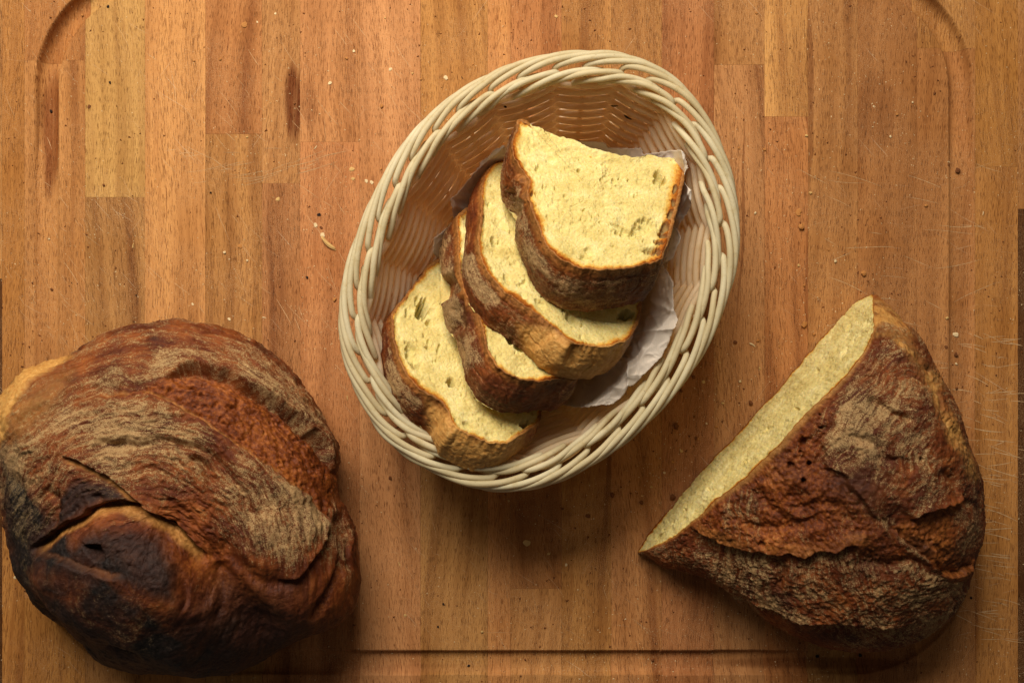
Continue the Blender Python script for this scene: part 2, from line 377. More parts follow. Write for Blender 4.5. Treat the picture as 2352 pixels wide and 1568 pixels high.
def stave(x0, x1, y0, y1, tint):
    gap = 0.16; x0 += gap; x1 -= gap; y0 += gap; y1 -= gap
    xc, yc = (x0 + x1) / 2, (y0 + y1) / 2
    # coarse cells, refined to fine ones where the groove passes
    V = []; F = []; idx = {}
    def blocks(a, b, st):
        n = max(1, int(round((b - a) / st))); return np.linspace(a, b, n + 1)
    bx, by = blocks(x0, x1, 28), blocks(y0, y1, 28)
    base = 0
    for i in range(len(bx) - 1):
        for j in range(len(by) - 1):
            tx, ty = np.meshgrid(np.linspace(bx[i] - 2, bx[i + 1] + 2, 6), np.linspace(by[j] - 2, by[j + 1] + 2, 6))
            k = 12 if groove_z(tx, ty).min() < -1e-6 else 2
            xs, ys = np.meshgrid(np.linspace(bx[i], bx[i + 1], k), np.linspace(by[j], by[j + 1], k))
            z = groove_z(xs, ys)
            V.append(np.stack([(xs - xc) * S, (yc - ys) * S, z], -1).reshape(-1, 3)); F.append(gridf(k, k, False)[:, ::-1] + base); base += k * k
    # skirts round the stave down to its underside
    for (a, b, c, d) in ((x0, y0, x1, y0), (x1, y0, x1, y1), (x1, y1, x0, y1), (x0, y1, x0, y0)):
        n = max(2, int(math.hypot(c - a, d - b) / 3.5)); t = np.linspace(0, 1, n); xs = a + (c - a) * t; ys = b + (d - b) * t
        top = np.stack([(xs - xc) * S, (yc - ys) * S, groove_z(xs, ys)], -1); bot = top.copy(); bot[:, 2] = -0.024
        V.append(np.vstack([top, bot])); q = gridf(2, n, False); F.append(q + base); base += 2 * n
    me = mesh('plank', np.vstack(V), np.vstack(F), smooth=True)
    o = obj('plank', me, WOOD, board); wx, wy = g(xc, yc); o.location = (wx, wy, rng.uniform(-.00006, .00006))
    v = rng.uniform(.86, 1.10); o.color = (tint[0] * v, tint[1] * v * rng.uniform(.96, 1.04), tint[2] * v * rng.uniform(.92, 1.08), 1)
    o['seed'] = float(rng.uniform(1, 40)); o['slant'] = float(rng.uniform(-.10, .10)); o['figure'] = float(rng.uniform(0, 1))
for kk_ in list(T): T[kk_] = tuple(c * m_ for c, m_ in zip(T[kk_], (.86, .70, .43)))
for x0, x1, ys, ks in cols:
    for k, t in enumerate(ks): stave(x0, x1, ys[k], ys[k + 1], T[t])
bv, bf = [], []
wx0, wy1 = g(-248, -258); wx1, wy0 = g(2598, 1828)
V = np.array([(wx0, wy0, -.0245), (wx1, wy0, -.0245), (wx1, wy1, -.0245), (wx0, wy1, -.0245), (wx0, wy0, -.012), (wx1, wy0, -.012), (wx1, wy1, -.012), (wx0, wy1, -.012)])
glue = obj('underside', mesh('underside', V, np.array([(0, 3, 2, 1), (4, 5, 6, 7), (0, 1, 5, 4), (1, 2, 6, 5), (2, 3, 7, 6), (3, 0, 4, 7)]), False), DARK, board)
glue.scale = (1, 1, 1)

# ------------------------------------------------------------------ the basket
NU = 18; RIMZ = 0.078; RS = 0.00166
rim_px = [(1350, 112), (1450, 121), (1530, 157), (1595, 215), (1645, 295), (1682, 385), (1700, 475), (1702, 560), (1690, 640), (1662, 725), (1620, 812), (1560, 900), (1488, 978), (1400, 1047),
          (1300, 1103), (1190, 1132), (1080, 1122), (980, 1083), (895, 1025), (845, 960), (805, 880), (780, 800), (772, 730), (783, 640), (812, 545), (850, 450), (900, 358), (965, 275), (1040, 212), (1115, 167), (1190, 137), (1270, 117)]
RC = crv(unp(*np.array(rim_px, float).T, RIMZ)[:, :2], 2400, True)
for _ in range(60): RC = (np.roll(RC, 12, 0) + RC * 2 + np.roll(RC, -12, 0)) / 4 if _ < 6 else RC
RC = crv(RC[::12], 2400, True)
RTn = np.roll(RC, -1, 0) - np.roll(RC, 1, 0); RTn /= np.linalg.norm(RTn, axis=1, keepdims=True)
RN = np.stack([RTn[:, 1], -RTn[:, 0]], 1)            # clockwise travel seen from above: inward is to the right
if (RN * (RC.mean(0) - RC)).sum() < 0: RN = -RN
hk = unp(1126, 221, RIMZ)[:2]; S0 = np.argmin(np.linalg.norm(RC + RN * .0105 - hk, axis=1)) / 2400 * NU
def rim(s, off, z):
    """s in units round the rim (clockwise in the picture), off metres inward of the outer edge"""
    q = ((np.asarray(s, float) + S0) / NU % 1.0) * 2400; i = np.floor(q).astype(int) % 2400; f = (q - np.floor(q))[:, None]; j = (i + 1) % 2400
    P = RC[i] * (1 - f) + RC[j] * f; Nn = RN[i] * (1 - f) + RN[j] * f
    xy = P + Nn * np.asarray(off)[:, None]; return np.column_stack([xy, z + 0 * xy[:, 0]])
basket = empty('wicker_basket', 'oval cream wicker bread basket with a braided rim, standing on the board', 'basket', loc=(0, 0, 0))
def strand(ctrl, s0, sign, nm, r=RS):
    C = np.array(ctrl, float)
    j = rng.normal(0, 1, C.shape) * np.array([.012, .24, .18]); C = C + j
    c = crv(C * np.array([35, 1, 1]), 44); c[:, 0] /= 35
    P = rim(s0 + sign * c[:, 0], c[:, 1] * .001, RIMZ - .0012 + c[:, 2] * .001)
    rr = r * (1 + rng.uniform(-.04, .04)) * np.ones(len(P)); rr[0] *= .8; rr[-1] *= .7
    V, F = tube(P, rr, 10); return obj(nm, mesh(nm, V, F), WICK, basket)
CC = [(-.07, 11.2, -6.5), (-.085, 9.9, -3.4), (-.06, 8.4, -.9), (.03, 7.4, .5), (.40, 5.2, 1.9), (.80, 3.1, .9), (1.2, 1.7, -1.3), (1.55, 1.7, -4.2), (1.85, 3.2, -7.6)]
AA = [(-.03, 14.0, -5.8), (-.08, 13.0, -2.8), (-.05, 11.7, -.2), (.06, 11.2, 1.6), (.45, 12.6, 2.1), (.80, 14.5, .6), (1.08, 15.8, -2.2), (1.3, 16.0, -6.0)]
BB = [(.16, 10.4, -6.5), (.22, 10.1, -3.6), (.36, 10.3, -1.2), (.66, 11.6, 1.2), (1.0, 13.7, 1.9), (1.28, 15.4, .3), (1.5, 16.2, -2.6), (1.7, 16.2, -6.5)]
for k in range(NU):
    strand(CC, k + .12, 1, 'rim_strand'); strand(CC, k + .58, 1, 'rim_strand')
    strand(AA, k, -1, 'rim_loop'); strand(BB, k, -1, 'rim_loop')
def wall(h):                                          # inward offset and height of the wall line, h 1 at the rim, 0 at the floor
    return .0128 + .0225 * (1 - h) ** 1.1, .0065 + .0650 * h
ROWS = 19; uu = np.arange(NU * 14) / 14.0
for k in range(ROWS):
    h = k / (ROWS - 1); o0, z0 = wall(h); ph = math.pi * (uu + k)
    w = np.cos(ph); w = np.sign(w) * np.abs(w) ** .8
    off = o0 + .0029 * w + fbm(np.column_stack([uu * .7, 0 * uu + k, 0 * uu]), 1.0, 2, 5) * .0010
    P = rim(uu + .5, off, z0); P[:, 2] += .0005 * (vn(np.column_stack([uu, 0 * uu + k * 3.3, 0 * uu]), 1.3, 9) - .5)
    V, F = tube(P, .00176, 10, True); obj('wall_weaver', mesh('wall_weaver', V, F), WALLW, basket)
for k in range(NU):
    hh = np.linspace(1.05, 0, 16); o0, z0 = wall(np.minimum(hh, 1)); fo = np.linspace(.038, .082, 8)
    off = np.concatenate([o0 - .0004, fo]); z = np.concatenate([z0 + (hh > 1) * .003, fo * 0 + .0045])
    P = rim(np.full(len(off), k + .5), off, z); V, F = tube(P, .0013, 8); obj('stake', mesh('stake', V, F), WALLW, basket)
for k in range(13):
    off = .0380 + .0031 * k; P = rim(uu + .5, np.full(len(uu), off), .0050 + .0017 * np.cos(math.pi * (uu + k)))
    V, F = tube(P, .0015, 6, True); obj('base_weaver', mesh('base_weaver', V, F), WICK, basket)
th = np.linspace(0, NU, 72, endpoint=False); e = rim(th, np.full(72, .074), .0042); c0 = e.mean(0)
V = np.vstack([e, e + [0, 0, -.003], [c0], [c0 - [0, 0, .003]]]); i = np.arange(72); j = (i + 1) % 72
obj('base_disc', mesh('base_disc', V, [np.stack([j, i, i * 0 + 144], 1), np.stack([i + 72, j + 72, i * 0 + 145], 1), np.stack([i, j, j + 72, i + 72], 1)]), WICK, basket)

# ------------------------------------------------------------------ the paper napkin lying in the basket
def bowl_hit(px, py, lift):
    """where the sight line of a grid point meets the inner wall or floor of the basket (plus lift inward)"""
    c = RC.mean(0); z = np.full(np.shape(px), .01)
    ang_c = np.arctan2(RC[:, 1] - c[1], RC[:, 0] - c[0]); od = np.argsort(ang_c); cosf = np.abs((RN * (RC - c)).sum(1)) / np.linalg.norm(RC - c, axis=1); rad = np.linalg.norm(RC - c, axis=1)
    lo = np.full(np.shape(px), .011); hi = np.full(np.shape(px), .090)
    def surf(P):
        dx, dy = P[..., 0] - c[0], P[..., 1] - c[1]; r = np.hypot(dx, dy); a = np.arctan2(dy, dx)
        R = np.interp(a, ang_c[od], rad[od], period=2 * math.pi); off = R - r - lift
        off = off * np.interp(a, ang_c[od], cosf[od], period=2 * math.pi)
        h = 1 - np.clip((off - .0158) / .0225, 0, 1) ** (1 / 1.1)
        return np.where(off > .0383, .011, .0065 + .0655 * h)
    for _ in range(26):
        mid = (lo + hi) / 2; P = unp(px, py, mid); below = surf(P) > mid
        lo = np.where(below, mid, lo); hi = np.where(below, hi, mid)
    return unp(px, py, (lo + hi) / 2)
def paper(poly, name='sheet', n=1.7, seed=1, lift=.0025, amp=.0035, parent=None, creases=()):
    P = np.array(poly, float); x0, y0 = P.min(0); x1, y1 = P.max(0)
    xs, ys = np.meshgrid(np.arange(x0 - n, x1 + 2 * n, n), np.arange(y0 - n, y1 + 2 * n, n)); Q = np.stack([xs, ys, xs * 0], -1)
    ed = (fbm(Q, .09, 3, seed) - .5) * 9
    d, _, _ = pl_d(xs, ys, np.vstack([P, P[:1]])); ins = poly_m(xs, ys, P, .01) > .5; sd = np.where(ins, d, -d) + ed * .5
    B = bowl_hit(xs, ys, lift)
    def fold(f, s): return 1 - np.abs(2 * vn(Q + (fbm(Q, .02, 2, s + 5)[..., None] - .5) * 60, f, s) - 1)
    hgt = amp * (1.2 * fold(.011, seed) + .6 * fold(.026, seed + 3) + .32 * fold(.06, seed + 7))
    for (a, b, k, w) in creases:
        dd, sg, _ = pl_d(xs, ys, [a, b]); hgt = hgt + k * np.exp(-dd / w)
    c = RC.mean(0); inn = np.stack([c[0] - B[..., 0], c[1] - B[..., 1]], -1); inn /= np.linalg.norm(inn, axis=-1, keepdims=True) + 1e-9
    B[..., 2] += hgt; B[..., :2] += inn * (hgt * .5)[..., None]
    nr, nc = xs.shape; F = gridf(nr, nc, False)[:, ::-1]; keep = (sd.ravel()[F] > 0).all(1); F = F[keep]
    used = np.unique(F); mp = np.full(nr * nc, -1); mp[used] = np.arange(len(used))
    V = B.reshape(-1, 3)[used]; me = mesh(name, V, mp[F]); o = obj(name, me, PAPER, parent)
    md = o.modifiers.new('thickness', 'SOLIDIFY'); md.thickness = .00018
    return o
nap = empty('paper_napkin', 'crumpled white paper napkin lining the basket under the bread slices', 'napkin')
c1 = lambda x, y: (746.4 + x * .4150, 86.1 + y * .4150)
c2 = lambda x, y: (746.4 + x * .4150, 545.5 + y * .4150)
c3 = lambda x, y: (x * .5608, 689 + y * .5608)
c4 = lambda x, y: (1435.5 + x * .5789, 660.3 + y * .5789)
L1 = lambda *p: [c1(*q) for q in p]
L2 = lambda *p: [c2(*q) for q in p]
L3 = lambda *p: [c3(*q) for q in p]
L4 = lambda *p: [c4(*q) for q in p]
paper(L1((940, 600), (985, 580), (1030, 640), (1100, 1000), (900, 1300), (700, 1300), (590, 1200), (590, 1110), (700, 1010), (680, 890), (780, 780), (860, 680)), 'folded_corner', seed=4, lift=.0050, amp=.0022, parent=nap,
      creases=((c1(700, 840), c1(985, 590), .003, 8),))
paper(L1((1400, 560), (1560, 575), (1570, 605), (1755, 605), (1770, 640), (1985, 612), (2005, 640), (2020, 720), (1990, 780), (2050, 840), (2045, 920), (1950, 1080), (1900, 1300), (1500, 1400), (1300, 1000)), 'folded_edge', seed=11, lift=.0035, amp=.0022, parent=nap,
      creases=((c1(1985, 612), c1(2040, 900), .003, 6), (c1(2040, 840), c1(1960, 1000), .003, 6), (c1(1990, 770), c1(2050, 740), .003, 5)))
paper(L2((1980, 0), (1940, 110), (1890, 150), (1945, 250), (1940, 380), (1970, 460), (1955, 520), (1880, 680), (1790, 770), (1690, 860), (1600, 940), (1500, 955), (1380, 965), (1310, 940), (1100, 800), (900, 400), (1300, -100), (1700, -250), (1900, -150)), 'spread_sheet', seed=23, lift=.0085, amp=.0032, parent=nap,
      creases=((c2(1750, 545), c2(1960, 520), .004, 10), (c2(1530, 780), c2(1640, 715), .004, 8), (c2(1700, 730), c2(1690, 850), .004, 7), (c2(1780, 630), c2(1700, 720), .003, 7)))

# ------------------------------------------------------------------ bread slices
def slice_(front, anchor, zb, vec, phi, t, label, seed, holes=(), flour=(), pale=(), burn_shade=(), dents=(), edge_w=13, edge_boost=(), torn=()):
    root = empty('bread_slice', label, 'bread slice', 'slices of yellow country bread in the basket')
    O = crv(front, 460, True); dv = np.array([-vec[0], vec[1]]) / math.hypot(*vec)     # tilt towards this direction (world x, y)
    n = np.array([dv[0] * math.sin(phi), dv[1] * math.sin(phi), math.cos(phi)])
    A = unp(anchor[0], anchor[1], zb); Cm = np.array([0, 0, HC])
    def onp(px, py):
        gx, gy = g(px, py); D = np.stack([gx, gy, np.full(np.shape(gx), -HC)], -1); k = (n @ (A - Cm)) / (D @ n); return Cm + k[..., None] * D
    wob = (fbm(np.column_stack([O, O[:, 0] * 0]), .05, 3, seed) - .5)
    nrm2 = np.roll(O, -1, 0) - np.roll(O, 1, 0); nrm2 = np.stack([nrm2[:, 1], -nrm2[:, 0]], 1); nrm2 /= np.linalg.norm(nrm2, axis=1, keepdims=True)
    if (nrm2 * (O - O.mean(0))).sum() < 0: nrm2 = -nrm2
    Osm = O + nrm2 * wob[:, None] * 7; O = Osm + nrm2 * ((fbm(np.column_stack([O, O[:, 0] * 0]), .16, 3, seed + 1) - .5) * 5)[:, None]
    cen = O.mean(0); R = 118; rho = (np.linspace(0.004, 1, R)) ** .92
    PX = cen[None] + (O - cen)[None] * rho[:, None, None]
    px, py = PX[..., 0], PX[..., 1]; G = onp(px, py)
    dist = np.linalg.norm(O - cen, axis=1)[None] * (1 - rho[:, None])
    Q = G * 1000.0
    big = np.clip(vn(Q, .16, seed) - .60, 0, 1) * 2.2; mid = np.clip(vn(Q * [1, 1, 1], .42, seed + 2) - .58, 0, 1) * 2; fine = np.clip(vn(Q, 1.0, seed + 5) - .5, 0, 1)
    und = fbm(Q, .05, 3, seed + 9) - .5
    d = -.0022 * big * sm(.35, .65, vn(Q, .03, seed + 77)) - .0015 * mid * sm(.3, .6, vn(Q, .06, seed + 78)) - .0011 * fine - .0012 * np.clip(vn(Q, 2.0, seed + 6) - .6, 0, 1) + .005 * und
    hm = np.zeros(px.shape); r3 = np.random.default_rng(seed); holes = list(holes)
    for _ in range(34):
        q = r3.uniform(.1, .93) ** .6; i0 = int(r3.integers(460)); hp_ = cen + (O[i0] - cen) * q; rs = r3.uniform(1.3, 3.0) * (2.2 if r3.uniform() < .16 else 1)
        holes.append((hp_[0], hp_[1], rs, rs * r3.uniform(1.1, 2.3), r3.uniform(-.9, .9), r3.uniform(.0008, .0026)))
    for (hx, hy, rx, ry, an, dep) in holes:
        ca, sa = math.cos(an), math.sin(an); ex = ((px - hx) * ca + (py - hy) * sa) / rx; ey = (-(px - hx) * sa + (py - hy) * ca) / ry
        q = np.hypot(ex, ey) + (vn(Q, .6, seed + 8) - .5) * .8 + (vn(Q, 1.6, seed + 9) - .5) * .4; f = sm(1.25, .6, q); d = d - dep * f; hm = np.maximum(hm, f)
    rim_lift = sm(16, 2, dist) * .0008
    d = (d + rim_lift) * sm(0, 5, dist) + 0
    G = G + n * d[..., None]
    w_ = edge_w * 1.25 * (0.55 + .9 * vn(np.stack([px, py, px * 0], -1), .02, seed + 3))
    for (poly, mul) in edge_boost: w_ = w_ * (1 + (mul - 1) * poly_m(px, py, poly, 12))
    eb = np.exp(-dist / w_)
    for poly in torn: eb = eb * (1 - .92 * poly_m(px, py, poly, 5))
    mask = np.stack([np.clip(eb, 0, 1), hm, hm * .25], -1)
    nc = 460; F = gridf(R, nc, True)
    V = np.vstack([G.reshape(-1, 3), G[0].mean(0)[None]]); mk = np.vstack([mask.reshape(-1, 3), mask[0, :1]])
    j = np.arange(nc); tri = np.stack([(j + 1) % nc, j, j * 0 + R * nc], 1)
    # far face of the slice
    back = G[-1] - n * t; bc = back.mean(0); V2 = np.vstack([V, back, bc[None]]); b0 = len(V)
    mk2 = np.vstack([mk, np.tile([.3, 0, 0], (nc + 1, 1))]); tri2 = np.stack([b0 + j, b0 + (j + 1) % nc, j * 0 + b0 + nc], 1)
    obj('crumb', mesh('crumb', V2, [F, tri, tri2], attrs={'mask': mk2}), CRUMB, root)
    # crust round the edge
    K = 60; ww = np.linspace(-.035, 1.0, K)
    E = onp(O[:, 0], O[:, 1]); Ez = onp(Osm[:, 0], Osm[:, 1]); En = np.roll(Ez, -2, 0) - np.roll(Ez, 2, 0); En = np.cross(En, n); En /= np.linalg.norm(En, axis=1, keepdims=True)
    if (En * (E - E.mean(0))).sum() < 0: En = -En
    Es = onp(Osm[:, 0], Osm[:, 1]); bl = sm(.02, .22, ww)[:, None, None]; Gs = E[None] * (1 - bl) + Es[None] * bl - n * (ww * t)[:, None, None] + En[None] * ((.0020 * np.sin(np.clip(ww, 0, 1) * math.pi) ** 1.2 + .0001)[:, None, None])
    inner = E - En * .0016 + n * .0002; Gs = np.concatenate([inner[None], Gs], 0); wfull = np.concatenate([[-.04], ww])
    Q = Gs * 1000.0; sx, sy = proj(Gs)
    dd = .0022 * (fbm(Q, .04, 2, seed + 21) - .5) + .0012 * (fbm(Q, .6, 4, seed + 22) - .5)
    cr = 1 - np.abs(2 * fbm(Q + 40, .06, 2, seed + 25) - 1); dd = dd - .0005 * sm(.95, 1.0, cr)
    for (poly, k) in dents: dd = dd + k * poly_m(sx, sy, poly, 9)
    Gs = Gs + En[None] * (dd * sm(-.04, .08, wfull)[:, None])[..., None]
    Gs[1:5] += n * ((fbm(Gs[1:5] * 1000, .35, 3, seed + 30) - .4) * .0010)[..., None]
    sx, sy = proj(Gs); ed = sm(.20, .0, wfull)[:, None] + 0 * sx; nz = fbm(Q, .06, 3, seed + 40)
    fl = np.clip(.42 + (nz - .5) * 1.6, 0, 1) * sm(.05, .25, wfull)[:, None]
    for (poly, k) in flour: fl = np.clip(fl + k * poly_m(sx, sy, poly, 12), 0, 1)
    pa = np.zeros(sx.shape)
    for (poly, k) in pale: pa = np.maximum(pa, k * poly_m(sx, sy, poly, 16))
    for poly in torn:
        tm = poly_m(sx, sy, poly, 5); pa = np.maximum(pa, tm); fl = fl * (1 - tm); Gs = Gs - n * (tm * .0018 * sm(.2, 0, wfull)[:, None])[..., None]
    bu = np.clip((fbm(Q, .04, 3, seed + 50) - .62) * 2.5, 0, .6)
    for (poly, k) in burn_shade: bu = np.clip(bu + k * poly_m(sx, sy, poly, 16), 0, 1)
    pa = np.clip(np.maximum(pa, ed * .34 * (.3 + nz)), 0, 1); fr = np.clip(ed * 1.3 + .4 + (nz - .5), 0, 1)
    msk = np.stack([fl * (1 - ed * .8) * (1 - .7 * pa), bu * (1 - pa), fr, pa], -1)
    ang = np.arange(nc) / nc * 2 * math.pi * .06
    flow = np.stack([wfull[:, None] * t + 0 * sx, ang[None] + 0 * sx, nz * .02], -1)
    obj('crust', mesh('crust', Gs.reshape(-1, 3), gridf(K + 1, nc, True), attrs={'mask': msk.reshape(-1, 4), 'flow': flow.reshape(-1, 3)}), CRUST, root)
    return root
D_ = math.radians
s1f = L1((1075, 462), (1200, 508), (1290, 545), (1380, 568), (1450, 600), (1600, 640), (1700, 662), (1800, 655), (1900, 668), (1995, 682), (1985, 790), (1960, 900), (1932, 1020), (1908, 1110), (1880, 1185), (1845, 1238),
         (1740, 1268), (1600, 1290), (1500, 1292), (1390, 1275), (1295, 1225), (1225, 1150), (1178, 1050), (1140, 950), (1112, 880), (1125, 800), (1090, 745), (1050, 680), (1035, 600), (1048, 520))
slice_(s1f, c1(1500, 1290), .124, (-28, 92), D_(39), .0310, 'topmost bread slice with its whole yellow crumb face showing', 3,
       holes=((1514, 402, 11, 15, .2, .007), (1526, 413, 5, 11, .5, .004), (1331, 391, 5, 5, 0, .003), (1440, 536, 30, 11, .15, .0030), (1480, 520, 26, 17, -.5, .0034), (1420, 520, 18, 7, .3, .0016), (1276, 431, 3, 5, 0, .002), (1345, 590, 16, 8, 0, .002),
              (1530, 515, 9, 11, .3, .0030), (1524, 536, 12, 8, .3, .0034), (1514, 556, 12, 7, .2, .0032), (1541, 490, 7, 11, .2, .0028), (1500, 578, 17, 9, .1, .0040), (1548, 462, 5, 10, .2, .0024), (1552, 430, 5, 9, .2, .0020), (1355, 572, 12, 6, .6, .0015), (1240, 330, 3, 3, 0, .001)), torn=(L1((1130, 440), (1500, 500), (1950, 600), (1960, 690), (1600, 680), (1300, 590), (1140, 520)),),
       flour=((L1((1080, 1180), (1250, 1400), (1500, 1500), (1480, 1430), (1250, 1270), (1130, 1130)), .35), (L1((1060, 780), (1120, 800), (1110, 900), (1130, 1050), (1060, 1080), (1040, 950)), .35)),
       burn_shade=((L1((1300, 1320), (1850, 1260), (1850, 1420), (1700, 1530), (1400, 1500)), .35), (L1((1000, 460), (1110, 460), (1080, 600), (1000, 620)), .5)),
       dents=((L1((1010, 860), (1060, 840), (1070, 980), (1040, 1010)), -.004), (L1((1060, 770), (1120, 770), (1110, 900), (1060, 900)), .003)), edge_w=11,
       edge_boost=((L1((1850, 700), (2010, 680), (1900, 1280), (1750, 1290), (1830, 1100)), 1.9),))
s2f = L1((985, 690), (935, 705), (885, 765), (862, 850), (858, 950), (850, 1050), (848, 1140), (862, 1230), (905, 1310), (980, 1400), (1080, 1470), (1160, 1530)) + \
      L2((1270, 505), (1310, 545), (1385, 590), (1480, 606), (1590, 600), (1680, 560), (1735, 470), (1745, 380), (1760, 200), (1770, 0), (1760, -150)) + L1((1650, 800), (1300, 720), (1100, 690))
slice_(s2f, c2(1480, 600), .108, (-42, 74), D_(49), .0245, 'second bread slice from the top, tucked under the topmost one', 31,
       holes=((1136, 551, 6, 11, -.3, .006), (1110, 500, 5, 12, .1, .003), (1165, 640, 6, 12, -.5, .003), (1434, 722, 16, 9, 0, .012), (1125, 470, 4, 6, 0, .002), (1240, 700, 14, 6, .6, .0025), (1320, 735, 22, 7, .5, .003)),
       flour=((L1((735, 1210), (860, 1180), (860, 1290), (1000, 1450), (900, 1500), (760, 1330)), .6),),
       pale=((L2((1060, 480), (1260, 500), (1400, 600), (1690, 560), (1640, 700), (1500, 800), (1200, 760), (1100, 620)), .85),),
       dents=((L2((1360, 590), (1400, 600), (1380, 700), (1330, 690)), -.003), (L2((1290, 520), (1360, 590), (1330, 700), (1180, 720), (1150, 620)), .002)), edge_w=9)
s3f = L1((760, 958), (725, 1020), (735, 1110), (735, 1230), (745, 1330)) + L2((775, 320), (835, 400), (868, 500), (885, 600), (930, 690), (1000, 755), (1090, 790), (1200, 800), (1310, 785), (1400, 785), (1420, 650), (1440, 400), (1450, 100)) + L1((1350, 900), (1000, 900), (850, 930))
slice_(s3f, c2(1200, 795), .101, (-52, 84), D_(49), .0262, 'third bread slice, dark crusted, wedged between two paler slices', 57,
       holes=((1180, 790, 30, 9, .7, .004), (1225, 812, 12, 7, .7, .007), (1150, 760, 16, 6, .9, .002), (1010, 560, 5, 8, 0, .003)),
       flour=((L1((600, 1110), (740, 1100), (720, 1330), (600, 1370)), .4), (L2((620, 410), (760, 290), (720, 480), (680, 600)), .55), (L2((670, 560), (860, 540), (880, 700), (700, 760)), .4)),
       burn_shade=((L2((800, 780), (1400, 800), (1330, 900), (1180, 1020), (900, 960)), .35),),
       dents=((L2((600, 250), (700, 200), (740, 290), (640, 350)), -.006), (L2((700, 400), (760, 330), (770, 500), (700, 540)), -.003)), edge_w=9)
s4f = L2((600, 140), (545, 195), (490, 260), (430, 345), (365, 425), (375, 540), (400, 660), (455, 770), (535, 850), (620, 900), (672, 965), (715, 1050), (820, 1108), (920, 1140), (1015, 1140), (1110, 1075), (1185, 1010), (1200, 850), (1200, 600), (1150, 350), (1000, 150)) + L1((1000, 1150), (800, 1150))
slice_(s4f, c2(920, 1140), .094, (-46, 80), D_(47), .0245, 'lowest bread slice with a large hole, leaning on the near rim', 83,
       holes=((972, 708, 13, 20, -.1, .016), (963, 722, 8, 7, 0, .006), (983, 742, 9, 7, .3, .004), (957, 690, 5, 12, .2, .003), (950, 815, 15, 30, -.35, .004), (957, 835, 8, 14, -.5, .004), (935, 715, 3, 10, .1, .003), (1075, 975, 12, 7, .5, .0025),
              (1035, 878, 8, 10, -.4, .008), (1204, 972, 10, 7, -.3, .010), (985, 790, 4, 12, 0, .002), (1008, 800, 4, 12, .2, .002)),
       flour=((L2((290, 500), (380, 480), (420, 720), (540, 880), (500, 950), (330, 800)), .4),),
       pale=((L2((560, 900), (680, 960), (830, 1120), (1110, 1080), (1090, 1200), (980, 1330), (650, 1280), (580, 1150)), .8),),
       dents=((L2((590, 1100), (700, 960), (720, 1080), (640, 1200)), .002),), edge_w=9)

# ------------------------------------------------------------------ loaves
def finish_loaf(G, closed, N, px, py, d, mask, flow, name, root):
    G = G + N * d[..., None]; nr, nc = px.shape
    return G, obj(name, mesh(name, G.reshape(-1, 3), gridf(nr, nc, closed), attrs={'mask': mask.reshape(-1, 4), 'flow': flow.reshape(-1, 3)}), CRUST, root)

# the whole round loaf on the left
LO = L3((5, 600), (5, 480), (8, 395), (50, 320), (100, 268), (190, 238), (280, 226), (340, 190), (450, 130), (560, 95), (730, 78), (840, 112), (960, 150), (1090, 215), (1190, 300), (1280, 430), (1350, 570), (1386, 690), (1392, 790),
        (1425, 860), (1460, 940), (1476, 1020), (1474, 1120), (1440, 1240), (1380, 1310), (1290, 1352), (1180, 1400), (1080, 1455), (980, 1495), (860, 1512), (750, 1497), (620, 1505), (500, 1478), (400, 1430), (320, 1370), (250, 1280), (160, 1210), (108, 1120), (60, 960), (28, 820), (12, 700))
root = empty('round_loaf', 'large whole round bread loaf with a burnt, cracked crust, on the left', 'bread loaf')
ns = 620; O = crv(LO, ns, True); zw = .036; H = .104
Ow = unp(O[:, 0], O[:, 1], zw); Cw = unp(360, 1180, H)
a = np.linspace(.004, math.pi / 2, 220); rho = np.sin(a) ** .96
hp = (1 - rho ** 2.5) ** .56
low = np.linspace(0, 1, 16)[1:]
XY = [Cw[None, None, :2] + (Ow[:, :2] - Cw[:2])[None] * rho[:, None, None], Cw[None, None, :2] + (Ow[:, :2] - Cw[:2])[None] * (1 - .16 * low ** 2.2)[:, None, None]]
Z = [zw + (H - zw) * hp[:, None] + 0 * Ow[None, :, 0], zw * (1 - low)[:, None] + 0 * Ow[None, :, 0]]
G = np.concatenate([np.concatenate([XY[0], Z[0][..., None]], -1), np.concatenate([XY[1], Z[1][..., None]], -1)], 0)
G[..., 2] = np.maximum(G[..., 2], .0006)
px, py = proj(G); _q = G * 1000.0; px = px + (fbm(_q, .05, 4, 71) - .5) * 34; py = py + (fbm(_q, .05, 4, 72) - .5) * 34
# gross form: shoulder along the near side, flatter top, a saddle by the right bulge
Nn = normals(G, True); Nn = Nn if Nn[100, :, 2].mean() > 0 else -Nn
Q = G * 1000.0; nz = fbm(Q, .02, 4, 3); edgef = sm(0, .01, G[..., 2])
d = .013 * (fbm(Q, .013, 3, 8) - .5) + .0025 * (fbm(Q, .05, 2, 9) - .5) + .0010 * (fbm(Q, .22, 3, 10) - .5)
